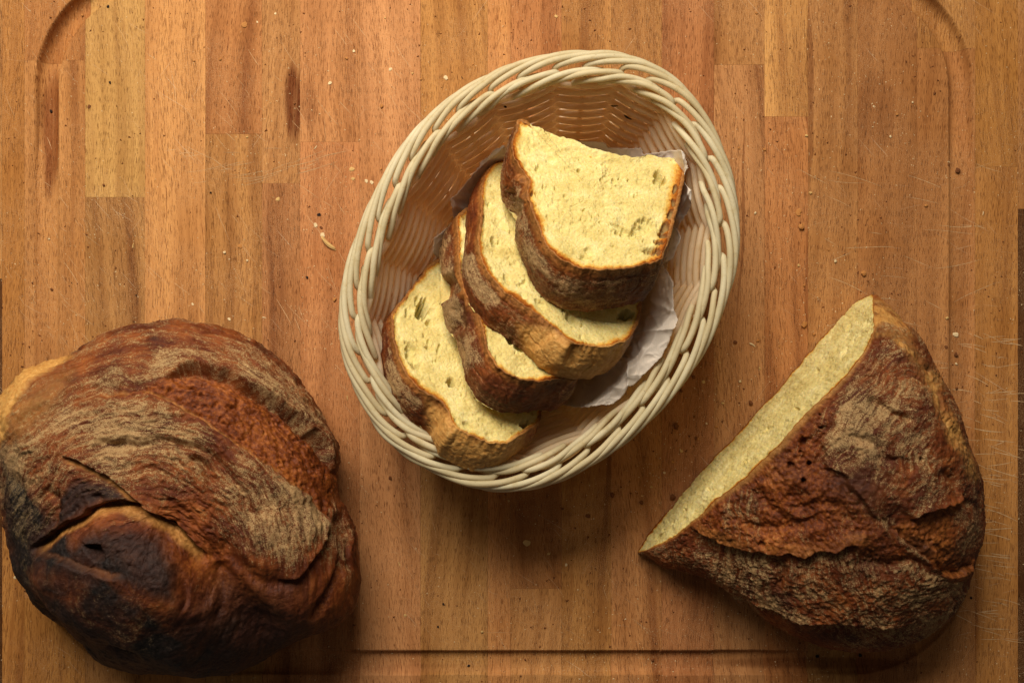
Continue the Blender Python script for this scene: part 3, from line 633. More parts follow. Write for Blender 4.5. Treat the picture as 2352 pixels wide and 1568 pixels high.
# swirl coordinates: across = distance from the twist centre, along = angle round it
tx, ty = (px - 330) / 1.0, (py - 1330) / 1.08; rr = np.hypot(tx, ty); an = np.arctan2(ty, tx)
wr = (fbm(Q, .025, 3, 77) - .5) * 60
across = (rr + wr) * S; along = an * .11
SQ = np.stack([across * 1000, along * 1000 * .12, 0 * across], -1)
calm = 1 - .72 * sm(1180, 1330, py + (360 - px) * .1); d = d + calm * (.0030 * (fbm(SQ, .35, 3, 12) - .5) + .0022 * (fbm(SQ, .9, 3, 14) - .5))
jig = (fbm(Q, .12, 3, 31) - .5) * 16
def ledge(line, up, dn, Lu, Ld, side=1, fade=.12, w=3.0, jit=1.0):
    """a torn edge: raised on one side of the line, sunk on the other"""
    L = crv(line, 40); _, s, t = pl_d(px, py, L); s = s * side + jig * jit; e = sm(0, fade, t) * sm(1, 1 - fade, t)
    hi_ = up * np.exp(-np.maximum(s, 0) / Lu); lo_ = -dn * np.exp(np.minimum(s, 0) / Ld); k = sm(-w, w, s)
    return (hi_ * k + lo_ * (1 - k)) * e, s, t, e
def crack(line, dep, w, fade=.15, jit=.6):
    L = crv(line, 40); dd, s, t = pl_d(px, py, L); s = s + jig * jit; e = sm(0, fade, t) * sm(1, 1 - fade, t)
    return -dep * np.exp(-(s / w) ** 2) * e, s, t, e
flap = L3((640, 330), (760, 292), (850, 300), (950, 322), (1050, 378), (1150, 448), (1230, 500), (1290, 560), (1345, 640), (1385, 740))
e1, s1, t1, f1 = ledge(flap, .0055, .0065, 60, 40, -1, .16, 3.5, .5); d = d + e1
belly = L3((360, 410), (500, 375), (600, 382), (700, 420), (800, 470), (900, 540), (1000, 610), (1100, 690), (1230, 790), (1310, 890))
e2, s2, t2, f2 = ledge(belly, .0042, .0030, 70, 26, 1, .15, 5, .8); d = d + e2
cl = L3((140, 1030), (230, 940), (330, 885), (430, 850), (520, 838), (600, 868), (700, 920), (790, 1000), (850, 1075))
e3, s3, t3, f3 = ledge(cl, .0028, .0066, 34, 17, -1, .10, 3.6, .8); d = d + e3
cu = L3((270, 628), (330, 650), (400, 690), (460, 730), (530, 800), (600, 860))
e4, s4, t4, f4 = ledge(cu, .0022, .0042, 26, 14, -1, .12, 3, .35); d = d + e4
e5, s5, t5, f5 = crack(L3((390, 800), (440, 850), (520, 850), (590, 850)), .004, 9); d = d + e5
e6, s6, t6, f6 = ledge(L3((690, 580), (760, 650), (850, 700), (900, 720)), .0025, .003, 30, 14, 1, .2, 3, .6); d = d + e6
e7, s7, t7, f7 = ledge(L3((1345, 850), (1330, 960), (1290, 1060), (1200, 1140), (1120, 1150)), .0030, .0045, 28, 20, 1, .15, 4, .5); d = d + e7
e8, s8, t8, f8 = crack(L3((1385, 850), (1410, 950), (1395, 1080), (1340, 1200), (1260, 1300)), .0048, 10, .1); d = d + e8
e9, s9, t9, f9 = ledge(L3((150, 1050), (260, 1030), (330, 1055), (430, 1075), (560, 1085)), .0025, .0022, 40, 18, 1, .15, 4, .6); d = d + e9
e10, s10, t10, f10 = crack(L3((700, 1040), (745, 1100), (775, 1180), (760, 1230)), .0030, 9, .2); d = d + e10
e11, s11, t11, f11 = crack(L3((200, 760), (240, 800), (250, 870), (235, 930)), .0028, 10, .2); d = d + e11
e12, s12, t12, f12 = ledge(L3((560, 120), (700, 110), (840, 125)), .002, .0015, 30, 20, 1, .2, 3, .5); d = d + e12
d = d - .007 * poly_m(px, py, L3((395, 985), (455, 985), (470, 1030), (430, 1030)), 6)
d = d - .0045 * poly_m(px, py, L3((770, 342), (800, 345), (790, 362), (765, 358)), 3)
d = d + .006 * poly_m(px, py, L3((560, 1000), (730, 1010), (760, 1200), (560, 1330), (300, 1300), (200, 1120), (300, 1070)), 60)
d = d + .0035 * poly_m(px, py, L3((1000, 640), (1250, 800), (1310, 920), (1180, 1100), (1050, 1000), (900, 780)), 34)
d = d - .006 * poly_m(px, py, L3((120, 1190), (360, 1330), (560, 1440), (330, 1420), (200, 1300)), 30)
knob = poly_m(px, py, L3((130, 1080), (300, 960), (440, 885), (600, 890), (760, 1060), (850, 1250), (780, 1480), (400, 1430), (150, 1220)), 62); d = d + .010 * knob
for ln_, dp_, w_ in ((L3((590, 850), (760, 980), (880, 1110), (1020, 1280), (1180, 1400)), .0075, 44), (L3((250, 610), (420, 596), (700, 588), (860, 640), (960, 740), (1020, 860), (1080, 1000)), .0036, 11), (L3((760, 640), (830, 690), (880, 760)), .004, 12),
                     (L3((30, 560), (150, 480), (330, 400), (520, 350), (640, 335)), .0026, 16), (L3((330, 300), (520, 215), (700, 205), (900, 260), (1080, 350)), .0020, 13), (L3((900, 960), (960, 1080), (1080, 1160), (1200, 1180)), .0040, 20),
                     (L3((860, 1090), (900, 1200), (890, 1330)), .0030, 14), (L3((60, 700), (100, 820), (110, 940)), .0022, 12), (L3((1420, 900), (1440, 1010), (1420, 1120)), .0025, 8)):
    ee = crack(ln_, dp_, w_, .2, 1.2)[0]; d = d + ee
# lumps and pits
sc_m = sm(0, 8, -s1) * sm(0, 10, -s2 * 1.0) * f1 ** .5
sc_m = poly_m(px, py, L3((420, 398), (600, 340), (760, 297), (950, 330), (1150, 455), (1290, 570), (1370, 720), (1330, 900), (1230, 790), (1000, 610), (800, 470), (700, 420), (560, 385)), 8)
pit = np.clip(fbm(Q, .38, 2, 61) - .60, 0, 1); d = d - .008 * pit * sc_m - .0016 * np.clip(fbm(Q, .2, 3, 62) - .5, 0, 1) * (1 - sc_m)
d = d + .0016 * calm * (fbm(Q, .6, 3, 63) - .5)
d = d * sm(0, .012, G[..., 2])
# masks
ny = (py - 700) / 800
flour = .50 + (fbm(Q, .03, 4, 41) - .5) * 1.1 - .25 * sm(.45, 1.0, ny)
flour = flour + .30 * poly_m(px, py, L3((300, 330), (700, 200), (1000, 200), (1350, 560), (1390, 700), (1280, 540), (950, 310), (700, 290), (450, 370)), 25)
flour = flour + .42 * poly_m(px, py, L3((1000, 620), (1260, 810), (1320, 930), (1180, 1110), (1060, 1030), (900, 800)), 25)
flour = flour + .30 * poly_m(px, py, L3((250, 440), (700, 450), (900, 580), (700, 640), (300, 620), (150, 560)), 40)
flour = flour + .35 * poly_m(px, py, L3((20, 600), (120, 560), (330, 680), (260, 900), (130, 1000), (70, 960)), 25)
flour = flour + .28 * poly_m(px, py, L3((1390, 850), (1450, 930), (1440, 1150), (1400, 1200), (1400, 1000)), 14)
flour = flour - .30 * poly_m(px, py, L3((820, 1050), (1250, 1150), (1390, 1250), (1100, 1450), (850, 1450)), 60)
fresh = np.clip(.15 + sc_m * .85, 0, 1)
def band(s, t, f, lo, hi, soft=4): return sm(lo - soft, lo + soft, s) * sm(hi + soft, hi - soft, s) * f
gold = np.maximum.reduce([band(-s3, t3, f3, 5, 22, 6), band(-s4, t4, f4, 2, 13) * .8, band(-s2, t2, f2, 1, 9) * .6, band(-s9, t9, f9, 0, 7) * .25])
fresh = np.clip(np.maximum(fresh, gold) + .55 * f8 * np.exp(-(s8 / 20) ** 2) + .5 * poly_m(px, py, L3((560, 850), (860, 1060), (1100, 1150), (1250, 1250), (900, 1350), (780, 1150), (600, 900)), 30), 0, 1)
pale = poly_m(px, py, L3((-20, 640), (-20, 380), (90, 250), (285, 215), (215, 285), (120, 330), (70, 420), (30, 560)), 10) * .9
pale = np.maximum(pale, gold * .42); pale = np.maximum(pale, .3 * poly_m(px, py, L3((20, 420), (300, 300), (200, 450), (60, 600)), 35))
burn_shade = .95 * poly_m(px, py, L3((290, 1030), (400, 940), (560, 930), (660, 960), (735, 1080), (740, 1180), (600, 1130), (420, 1080)), 22)
burn_shade = np.maximum(burn_shade, .95 * poly_m(px, py, L3((250, 800), (350, 740), (440, 760), (560, 840), (420, 840), (250, 930)), 14))
burn_shade = np.maximum(burn_shade, .9 * poly_m(px, py, L3((130, 1060), (330, 1080), (500, 1250), (760, 1500), (450, 1520), (100, 1250)), 50) * sm(.42, .60, fbm(Q, .045, 3, 90) + .08))
burn_shade = np.maximum(burn_shade, .75 * poly_m(px, py, L3((230, 1220), (380, 1330), (560, 1480), (480, 1500), (280, 1390), (120, 1200)), 20))
chm = poly_m(px, py, L3((20, 640), (140, 800), (330, 1000), (700, 1230), (820, 1400), (700, 1560), (300, 1500), (0, 1200)), 40)
burn_shade = np.maximum(burn_shade, chm * (.84 + 1.1 * (fbm(Q, .05, 4, 96) - .38) * 2)); flour = flour + chm * .22
burn_shade = np.maximum(burn_shade, .9 * sm(1280, 1470, py + (fbm(Q, .03, 3, 95) - .5) * 200) * sm(860, 640, px)); burn_shade = np.clip(np.maximum(burn_shade, (fbm(Q, .03, 3, 91) - .66) * 2 * sm(.2, .7, ny)), 0, 1) * (1 - gold)  # besides real char, shade on the loaf's lower side is painted in here
flour = np.clip(flour * (1 - sc_m * .72) * (1 - gold) - burn_shade * .16, 0, 1); flour = flour * (1 - pale * .8)
mask = np.stack([flour, burn_shade, fresh, pale], -1); flow = np.stack([across, along, nz * .01], -1)
finish_loaf(G, True, Nn, px, py, d, mask, flow, 'crust', root)

# the cut loaf on the right
root = empty('cut_loaf', 'cut wedge of a round bread loaf showing its long pale crumb face', 'bread loaf')
nb = 520
Tp = crv(L4((54, 1052), (130, 1018), (205, 982), (290, 908), (370, 838), (460, 768), (580, 655), (690, 537), (765, 458), (850, 378), (935, 270), (982, 185), (988, 120), (985, 60), (985, 30)), nb)
Bp = crv(L4((50, 1048), (100, 970), (200, 850), (350, 680), (500, 520), (620, 390), (700, 292), (820, 160), (900, 75), (945, 40), (980, 28)), nb)
Op = crv(L4((54, 1056), (100, 1064), (200, 1098), (300, 1135), (400, 1195), (500, 1262), (600, 1330), (700, 1382), (800, 1420), (900, 1437), (1000, 1432), (1100, 1408), (1200, 1368), (1275, 1318), (1325, 1240), (1352, 1160),
            (1382, 1080), (1398, 1000), (1400, 920), (1388, 820), (1370, 720), (1338, 650), (1282, 520), (1230, 400), (1182, 300), (1132, 205), (1075, 120), (1040, 70), (1000, 30)), nb)
b = np.linspace(0, 1, nb)
zt = np.interp(b, [0, .04, .12, .25, .45, .65, .80, .88, .94, .975, 1], [.006, .020, .042, .066, .086, .095, .095, .088, .068, .040, .012])
zt = np.convolve(np.pad(zt, 8, 'edge'), np.ones(17) / 17, 'valid')
zw = np.minimum(.030, zt * .75)
jt = (fbm(np.column_stack([b * 30, b * 0, b * 0]), 1.0, 4, 401) - .5) * sm(0, .05, b) * sm(1, .95, b); jb = (fbm(np.column_stack([b * 34, b * 0 + 9, b * 0]), 1.0, 4, 402) - .5) * sm(0, .05, b) * sm(1, .95, b)
Tp = Tp + jt[:, None] * np.array([6, 5]); Bp = Bp + jb[:, None] * np.array([6, 5])
Tw, Ow, Bw = unp(Tp[:, 0], Tp[:, 1], zt), unp(Op[:, 0], Op[:, 1], zw), unp(Bp[:, 0], Bp[:, 1], 0 * zt + .0006)
na = 300; aa = np.sin(np.linspace(0, math.pi / 2, na)) ** 1.05
mid = np.sin(b * math.pi)[None] * .010 * np.sin(aa * math.pi)[:, None]
XY = Tw[None, :, :2] + (Ow - Tw)[None, :, :2] * aa[:, None, None]
Z = zw[None] + (zt - zw)[None] * ((1 - aa ** 2.6) ** .58)[:, None] + mid
low = np.linspace(0, 1, 14)[1:]; cen = Ow[:, :2].mean(0)
XY2 = Ow[None, :, :2] + (cen - Ow[:, :2])[None] * (.07 * low ** 2.2)[:, None, None]; Z2 = zw[None] * (1 - low)[:, None]
G = np.concatenate([np.concatenate([XY, Z[..., None]], -1), np.concatenate([XY2, Z2[..., None]], -1)], 0); G[..., 2] = np.maximum(G[..., 2], .0006)
px, py = proj(G); _q = G * 1000.0; px = px + (fbm(_q, .05, 5, 73) - .5) * 60; py = py + (fbm(_q, .05, 5, 74) - .5) * 60; Nn = normals(G, False); Nn = Nn if Nn[100, 100:300, 2].mean() > 0 else -Nn
nmx = np.nan_to_num(Nn); Q = G * 1000.0; nz = fbm(Q, .02, 4, 103)
jig = (fbm(Q, .12, 3, 131) - .5) * 16
d = .010 * (fbm(Q, .016, 3, 108) - .5) + .0035 * (fbm(Q, .05, 2, 109) - .5) + .0012 * (fbm(Q, .2, 4, 110) - .5)
wy, wx = (py - 1150), (px - 1900)
across = (np.hypot(px - 2240, py - 1180) * .75 + (fbm(Q, .03, 3, 177) - .5) * 80) * S; along = np.arctan2(py - 1180, px - 2240) * .08
SQ = np.stack([across * 1000, along * 1000 * .14, 0 * across], -1)
wr_m = poly_m(px, py, L4((100, 1030), (500, 1075), (900, 1030), (1200, 1110), (1400, 1200), (1280, 1400), (900, 1440), (500, 1260)), 20)
rid = .5 * (1 - np.abs(2 * fbm(SQ, .8, 3, 114) - 1)) + .5 * (1 - np.abs(2 * fbm(Q, .35, 3, 115) - 1))
d = d + .0026 * (rid - .6) * (.25 + .75 * wr_m)
g1, q1, u1, h1 = ledge(L4((250, 930), (300, 985), (380, 1030), (500, 1052), (620, 1050), (720, 1056), (820, 1040), (900, 1020), (960, 1085)), .0026, .0036, 22, 26, -1, .14, 4, 1.1); d = d + g1
g2, q2, u2, h2 = ledge(L4((830, 450), (815, 560), (800, 640), (850, 770), (920, 840), (980, 900), (1060, 960)), .0018, .0022, 34, 30, -1, .25, 6, 1.6); d = d + g2
g3, q3, u3, h3 = ledge(L4((420, 1190), (520, 1240), (640, 1288), (760, 1318), (900, 1332), (1050, 1345), (1170, 1340)), .0030, .0040, 20, 11, -1, .15, 3, .6); d = d + g3
g4, q4, u4, h4 = ledge(L4((1130, 920), (1170, 880), (1240, 872), (1310, 850), (1345, 800)), .0045, .0065, 24, 22, -1, .12, 3, .7); d = d + g4
g5, q5, u5, h5 = ledge(L4((1000, 900), (1060, 960), (1110, 990), (1190, 1060), (1230, 1110)), .0012, .003, 20, 16, 1, .2, 3, .7); d = d + g5
g6, q6, u6, h6 = crack(L4((950, 430), (1010, 475), (1060, 510), (1120, 545)), .0034, 9, .2); d = d + g6
g7, q7, u7, h7 = ledge(L4((1230, 990), (1225, 1060), (1270, 1120), (1370, 1090)), .003, .004, 20, 18, 1, .2, 3, .8); d = d + g7
g8, q8, u8, h8 = crack(L4((1130, 220), (1200, 340), (1270, 500), (1330, 680)), .0020, 6, .2); d = d + g8
for ln_, dp_, w_ in ((L4((400, 880), (560, 940), (760, 930), (900, 960)), .0026, 14), (L4((600, 760), (700, 860), (840, 900), (960, 990)), .0030, 16), (L4((480, 800), (600, 860), (680, 960)), .0022, 12), (L4((1250, 700), (1300, 800), (1290, 880)), .0026, 12),
                     (L4((900, 1060), (1000, 1100), (1150, 1090), (1250, 1150)), .0035, 16), (L4((600, 1060), (620, 1140), (610, 1220)), .0030, 16), (L4((850, 560), (960, 640), (1100, 700), (1200, 720)), .0022, 13), (L4((1000, 250), (1050, 330), (1150, 400)), .0016, 10)):
    d = d + crack(ln_, dp_, w_, .25, 2.0)[0]
for (hx, hy, r1, dp) in ((715, 600, 13, .004), (740, 690, 12, .0045), (710, 770, 14, .005), (660, 690, 10, .003), (772, 547, 7, .004), (700, 640, 8, .003), (520, 1010, 12, .003), (1200, 690, 6, .004), (760, 490, 6, .003)):
    X, Y = c4(hx, hy); q = np.hypot(px - X, py - Y) / (r1 * .62) + (vn(Q, .5, 7) - .5) * .7; d = d - dp * sm(1.2, .6, q)
fr_m = poly_m(px, py, L4((690, 545), (820, 455), (800, 640), (850, 780), (980, 910), (1100, 985), (1180, 1080), (960, 1090), (880, 1010), (700, 1045), (500, 1045), (330, 1000), (290, 920), (450, 780)), 20)
fr2 = poly_m(px, py, L4((1130, 930), (1200, 880), (1330, 840), (1290, 960), (1300, 1040), (1390, 1080), (1350, 1170), (1250, 1130), (1180, 1040), (1080, 960)), 8)
d = d - .006 * np.clip(fbm(Q, .3, 2, 161) - .60, 0, 1) * .6 * np.maximum(fr_m, fr2) + .0020 * (rid - .6) * np.maximum(fr_m, fr2)
d = d + .0018 * (fbm(Q, .6, 3, 163) - .5)
fade = sm(0, .010, G[..., 2]) * sm(0, .05, b)[None] * sm(1, .95, b)[None]; d = d * fade
top0 = sm(0, .05, np.concatenate([aa, np.ones(13)]))[:, None]; d = d * (.15 + .85 * top0)
flour = .44 + (fbm(Q, .03, 4, 141) - .5) * .7 + (fbm(Q, .12, 3, 142) - .5) * .7 + (rid - .65) * .5 * wr_m
flour = flour + .22 * poly_m(px, py, L4((860, 400), (980, 230), (1130, 240), (1220, 450), (1330, 800), (1250, 870), (1000, 820), (880, 760), (800, 620), (830, 470)), 45)
flour = flour + .20 * poly_m(px, py, L4((820, 480), (950, 420), (1020, 560), (980, 700), (820, 640)), 20)
flour = flour + .30 * poly_m(px, py, L4((350, 830), (460, 770), (530, 840), (540, 920), (400, 880)), 14) + .30 * poly_m(px, py, L4((900, 830), (1080, 930), (1180, 1010), (1210, 1080), (1000, 980), (850, 900)), 16)
flour = flour + .20 * wr_m + .3 * poly_m(px, py, L4((1280, 920), (1390, 820), (1400, 1000), (1330, 1040)), 12)
gold = np.maximum.reduce([band(q1, u1, h1, 0, 26, 7) * (.3 + .7 * sm(.4, .6, fbm(Q, .08, 3, 199))), band(-q4, u4, h4, 2, 20) * .7, fr2 * .4])
fresh = np.clip(np.maximum.reduce([.12 + 0 * fr_m, fr_m, fr2, gold, band(-q3, u3, h3, 0, 13), h6 * np.exp(-(q6 / 13) ** 2)]) + .8 * poly_m(px, py, L4((570, 1060), (650, 1060), (650, 1220), (590, 1210)), 8), 0, 1)
cutn = np.concatenate([aa, np.ones(13)])[:, None] + 0 * px
pale = np.maximum(.75 * poly_m(px, py, L4((960, 20), (1060, 60), (1160, 220), (1290, 500), (1400, 760), (1340, 720), (1260, 540), (1140, 290), (1040, 180), (985, 190)), 14) * (.35 + .65 * sm(.42, .58, fbm(Q, .1, 4, 198))), gold * .15)
pale = np.maximum(pale, .5 * sm(.03, 0, cutn)); fresh = np.maximum(fresh, sm(.05, .01, cutn))
burn_shade = np.clip((fbm(Q, .028, 3, 191) - .56) * 2.4 + .25 * sm(1230, 1450, py), 0, .6) + .5 * poly_m(px, py, L4((1150, 980), (1210, 990), (1210, 1050), (1150, 1040)), 10) + .35 * poly_m(px, py, L4((1200, 1250), (1350, 1180), (1250, 1340), (1000, 1420)), 30)  # scattered char, plus painted shade growing towards the loaf's lower side
frm = np.clip(np.maximum(fr_m, fr2) + poly_m(px, py, L4((570, 1060), (650, 1060), (650, 1220), (590, 1210)), 8), 0, 1)
flour = np.clip(flour * (1 - frm * .36) * (1 - gold) - burn_shade * .3, 0, 1) * (1 - pale * .6) * sm(.0, .05, cutn)
mask = np.stack([flour, np.clip(burn_shade, 0, 1) * (1 - pale), fresh, pale], -1)
flow = np.stack([across, along, nz * .01], -1)
G2, _ = finish_loaf(G, False, nmx, px, py, d, mask, flow, 'crust', root)
# its cut face, from the board up to the crust edge
top = G2[0]; K = 130; v = np.linspace(0, 1, K)
Fc = Bw[None] + (top - Bw)[None] * v[:, None, None]; Nf = normals(Fc, False); Nf = np.nan_to_num(Nf)
if (Nf[40, 100:300] @ np.array([-1, 1, 0])).mean() < 0: Nf = -Nf
Q = Fc * 1000.0; fade = sm(0, .03, b)[None] * sm(1, .97, b)[None] * sm(0, .04, v)[:, None] * sm(1, .96, v)[:, None]
dd = .0012 * (fbm(Q, .08, 3, 201) - .5) - .0016 * np.clip(fbm(Q * [1, 1, .5], .28, 3, 205) - .52, 0, 1) * 2 - .0012 * np.clip(vn(Q, .9, 207) - .45, 0, 1)
fx, fy = proj(Fc)
for (hx, hy, ax, ay, an, dp) in ((890, 155, 5, 14, .5, .003), (870, 250, 4, 22, .7, .003), (905, 215, 6, 10, .3, .002), (680, 480, 12, 8, .6, .002), (130, 985, 16, 6, -.7, .004), (240, 880, 6, 4, .5, .003), (330, 800, 5, 8, .7, .002), (560, 560, 5, 9, .5, .002), (760, 330, 5, 12, .8, .0022), (480, 690, 4, 7, .2, .002), (190, 930, 5, 10, .8, .003), (150, 960, 4, 7, .4, .003)):
    X, Y = c4(hx, hy); ca, sa = math.cos(an), math.sin(an); ex = ((fx - X) * ca + (fy - Y) * sa) / (ax * .58); ey = (-(fx - X) * sa + (fy - Y) * ca) / (ay * .58)
    dd = dd - dp * sm(1.2, .6, np.hypot(ex, ey) + (vn(Q, .6, 8) - .5) * .6)
dd = dd + .0022 * (fbm(Q * [1, 1, .4], .05, 2, 211) - .5) + .0007 * (fbm(Q * [1, 1, .15] , .5, 2, 212) - .5)
Fc = Fc + Nf * (dd * fade)[..., None]
ht = np.linalg.norm(top - Bw, axis=1)[None]; de = np.minimum(np.minimum(v[:, None] * ht, (1 - v)[:, None] * ht), np.minimum(b, 1 - b)[None] * .26 + .0006)
mk = np.stack([np.exp(-de / (.0014 + .0022 * fbm(Q, .12, 3, 215))), 0 * de, 0 * de], -1)
obj('crumb', mesh('crumb', Fc.reshape(-1, 3), gridf(K, nb, False), attrs={'mask': mk.reshape(-1, 3)}), CRUMB, root)

# ------------------------------------------------------------------ crumbs on the board
def bit_mesh(kind, seed):
    import bmesh
    r = np.random.default_rng(seed); bm = bmesh.new(); bmesh.ops.create_icosphere(bm, subdivisions=2, radius=.5)
    sc = {'chunk': (1, .8, .55), 'flake': (1, .75, .20), 'sliver': (1.3, .26, .22)}[kind]; P = np.array([v.co[:] for v in bm.verts])
    n = fbm(P + 5, 2.3, 3, seed); n2 = vn(P + 9, 1.5, seed + 3)
    for v, a, b_ in zip(bm.verts, n, n2):
        k = .25 + 1.5 * a + (b_ - .5) * .7; v.co = Vector((v.co.x * sc[0] * k, v.co.y * sc[1] * k, v.co.z * sc[2] * k))
        if kind == 'flake': v.co.z += .18 * (v.co.x ** 2)
        if kind == 'sliver': v.co.y += .25 * v.co.x ** 2
    zmin = min(v.co.z for v in bm.verts)
    for v in bm.verts: v.co.z -= zmin
    V = np.array([v.co[:] for v in bm.verts]); F = np.array([[x.index for x in f.verts] for f in bm.faces]); bm.free(); return V, F
BM = {}
for kd in ('chunk', 'flake', 'sliver'):
    for sd in range(4):
        V, F = bit_mesh(kd, sd * 11 + 3)
        for c in BITS:
            me = mesh('crumb_' + kd, V, F, smooth=False); me.materials.append(BITS[c]); BM[kd, sd, c] = me
# x, y, size (grid units), colour, form
CR = [(563, 56, 15, 'orange', 'flake'), (591, 51, 5, 'pale', 'flake'), (633, 31, 6, 'pale', 'flake'), (758, 191, 9, 'pale', 'flake'), (796, 135, 6, 'orange', 'chunk'), (506, 136, 6, 'orange', 'chunk'), (469, 108, 5, 'orange', 'chunk'),
      (446, 140, 5, 'orange', 'chunk'), (724, 340, 9, 'pale', 'sliver'), (568, 315, 5, 'tan', 'chunk'), (569, 393, 9, 'orange', 'flake'), (637, 458, 11, 'tan', 'flake'), (733, 493, 9, 'black', 'flake'), (725, 517, 10, 'pale', 'flake'),
      (738, 523, 8, 'brown', 'flake'), (484, 443, 5, 'black', 'chunk'), (205, 245, 9, 'brown', 'flake'), (104, 249, 7, 'black', 'chunk'), (253, 190, 6, 'black', 'chunk'), (248, 15, 6, 'black', 'chunk'), (239, 425, 6, 'brown', 'chunk'), (176, 27, 7, 'orange', 'chunk'),
      (306, 564, 9, 'tan', 'sliver'), (550, 565, 12, 'orange', 'flake'), (517, 579, 7, 'pale', 'chunk'), (568, 599, 6, 'pale', 'chunk'), (443, 698, 6, 'pale', 'flake'), (526, 733, 7, 'pale', 'flake'), (607, 729, 7, 'pale', 'sliver'), (515, 770, 6, 'orange', 'chunk'),
      (705, 637, 6, 'black', 'chunk'), (754, 561, 34, 'tan', 'sliver'), (742, 541, 12, 'pale', 'flake'), (116, 664, 7, 'brown', 'chunk'), (164, 649, 5, 'black', 'sliver'), (313, 678, 4, 'black', 'chunk'), (109, 548, 5, 'pale', 'chunk'), (769, 688, 8, 'orange', 'chunk'),
      (798, 913, 9, 'tan', 'sliver'), (677, 783, 6, 'brown', 'chunk'), (813, 117, 7, 'pale', 'flake'), (897, 160, 8, 'pale', 'flake'), (1024, 179, 11, 'pale', 'flake'), (948, 169, 5, 'tan', 'chunk'), (967, 182, 5, 'orange', 'chunk'), (1061, 178, 7, 'black', 'sliver'),
      (876, 244, 8, 'orange', 'chunk'), (1046, 223, 7, 'brown', 'chunk'), (810, 389, 13, 'tan', 'flake'), (811, 410, 8, 'tan', 'flake'), (841, 416, 8, 'pale', 'flake'), (854, 419, 9, 'pale', 'flake'), (875, 389, 6, 'orange', 'chunk'), (1277, 38, 8, 'tan', 'flake'),
      (1086, 149, 5, 'orange', 'chunk'), (884, 42, 5, 'tan', 'chunk'), (1737, 31, 6, 'orange', 'chunk'), (1852, 312, 7, 'tan', 'chunk'), (1755, 343, 8, 'orange', 'chunk'), (2147, 214, 7, 'brown', 'chunk'), (2202, 389, 13, 'brown', 'chunk'), (2127, 472, 8, 'orange', 'chunk'),
      (2060, 262, 7, 'orange', 'chunk'), (2045, 313, 6, 'pale', 'chunk'), (2007, 244, 5, 'pale', 'flake'), (2096, 235, 5, 'pale', 'chunk'), (1860, 443, 8, 'tan', 'chunk'), (1835, 488, 15, 'orange', 'flake'), (1841, 520, 15, 'orange', 'chunk'), (1734, 490, 7, 'pale', 'chunk'),
      (1697, 340, 6, 'orange', 'chunk'), (1943, 355, 5, 'brown', 'chunk'), (2258, 490, 7, 'pale', 'sliver'), (2179, 379, 5, 'brown', 'chunk'), (1834, 609, 6, 'tan', 'chunk'), (1919, 600, 8, 'pale', 'chunk'), (1981, 626, 13, 'orange', 'chunk'), (1846, 744, 14, 'orange', 'chunk'),
      (1869, 768, 7, 'orange', 'chunk'), (1690, 786, 10, 'brown', 'chunk'), (1728, 791, 12, 'pale', 'sliver'), (1740, 782, 7, 'orange', 'chunk'), (1724, 925, 11, 'brown', 'chunk'), (2097, 766, 7, 'orange', 'chunk'), (2175, 730, 7, 'tan', 'chunk'), (2172, 796, 9, 'brown', 'flake'),
      (2198, 814, 10, 'brown', 'chunk'), (2198, 768, 13, 'pale', 'flake'), (2200, 835, 5, 'pale', 'chunk'), (2201, 891, 7, 'brown', 'chunk'), (1847, 656, 6, 'orange', 'chunk'), (1902, 574, 5, 'orange', 'chunk'), (2288, 861, 5, 'brown', 'chunk'), (1551, 978, 13, 'brown', 'chunk'),
      (1564, 896, 9, 'brown', 'chunk'), (1593, 866, 8, 'brown', 'chunk'), (1615, 876, 9, 'tan', 'flake'), (1598, 1005, 8, 'brown', 'chunk'), (1545, 1060, 8, 'orange', 'chunk'), (1472, 1153, 9, 'brown', 'chunk'), (1546, 1141, 14, 'brown', 'chunk'), (1644, 979, 8, 'orange', 'chunk'),
      (2249, 1196, 6, 'black', 'chunk'), (2230, 1372, 6, 'black', 'chunk'), (2084, 1475, 8, 'black', 'chunk'), (2110, 1465, 6, 'black', 'chunk'), (1881, 1510, 8, 'black', 'chunk'), (1981, 1508, 9, 'black', 'chunk'), (1595, 956, 6, 'brown', 'chunk'), (1650, 831, 10, 'tan', 'sliver'),
      (1208, 1245, 19, 'tan', 'flake'), (1261, 1271, 8, 'tan', 'flake'), (1300, 1296, 6, 'pale', 'flake'), (1351, 1184, 12, 'brown', 'flake'), (1405, 1135, 11, 'brown', 'chunk'), (1292, 1167, 6, 'brown', 'chunk'), (1330, 1204, 6, 'orange', 'chunk'), (918, 1296, 9, 'tan', 'sliver'),
      (930, 1412, 7, 'tan', 'flake'), (896, 1096, 9, 'brown', 'chunk'), (1019, 1386, 5, 'black', 'chunk'), (1252, 1441, 5, 'brown', 'chunk'), (1006, 1438, 5, 'black', 'chunk'), (1108, 1450, 7, 'tan', 'chunk'), (1346, 1510, 12, 'brown', 'sliver'), (1076, 1532, 6, 'black', 'chunk'),
      (1502, 1518, 8, 'brown', 'chunk'), (1207, 1518, 5, 'brown', 'chunk'), (36, 1325, 8, 'pale', 'flake'), (1660, 925, 6, 'tan', 'chunk'), (1622, 972, 5, 'pale', 'chunk'), (1566, 1036, 8, 'tan', 'flake'), (1526, 1085, 6, 'pale', 'flake'), (1496, 1118, 6, 'tan', 'chunk'), (1700, 876, 7, 'pale', 'chunk'), (1745, 845, 5, 'tan', 'chunk'), (1676, 918, 5, 'orange', 'chunk'), (1604, 1008, 6, 'orange', 'flake'), (1474, 1138, 5, 'tan', 'flake'), (1790, 795, 6, 'orange', 'chunk'), (1168, 1150, 6, 'tan', 'chunk')]
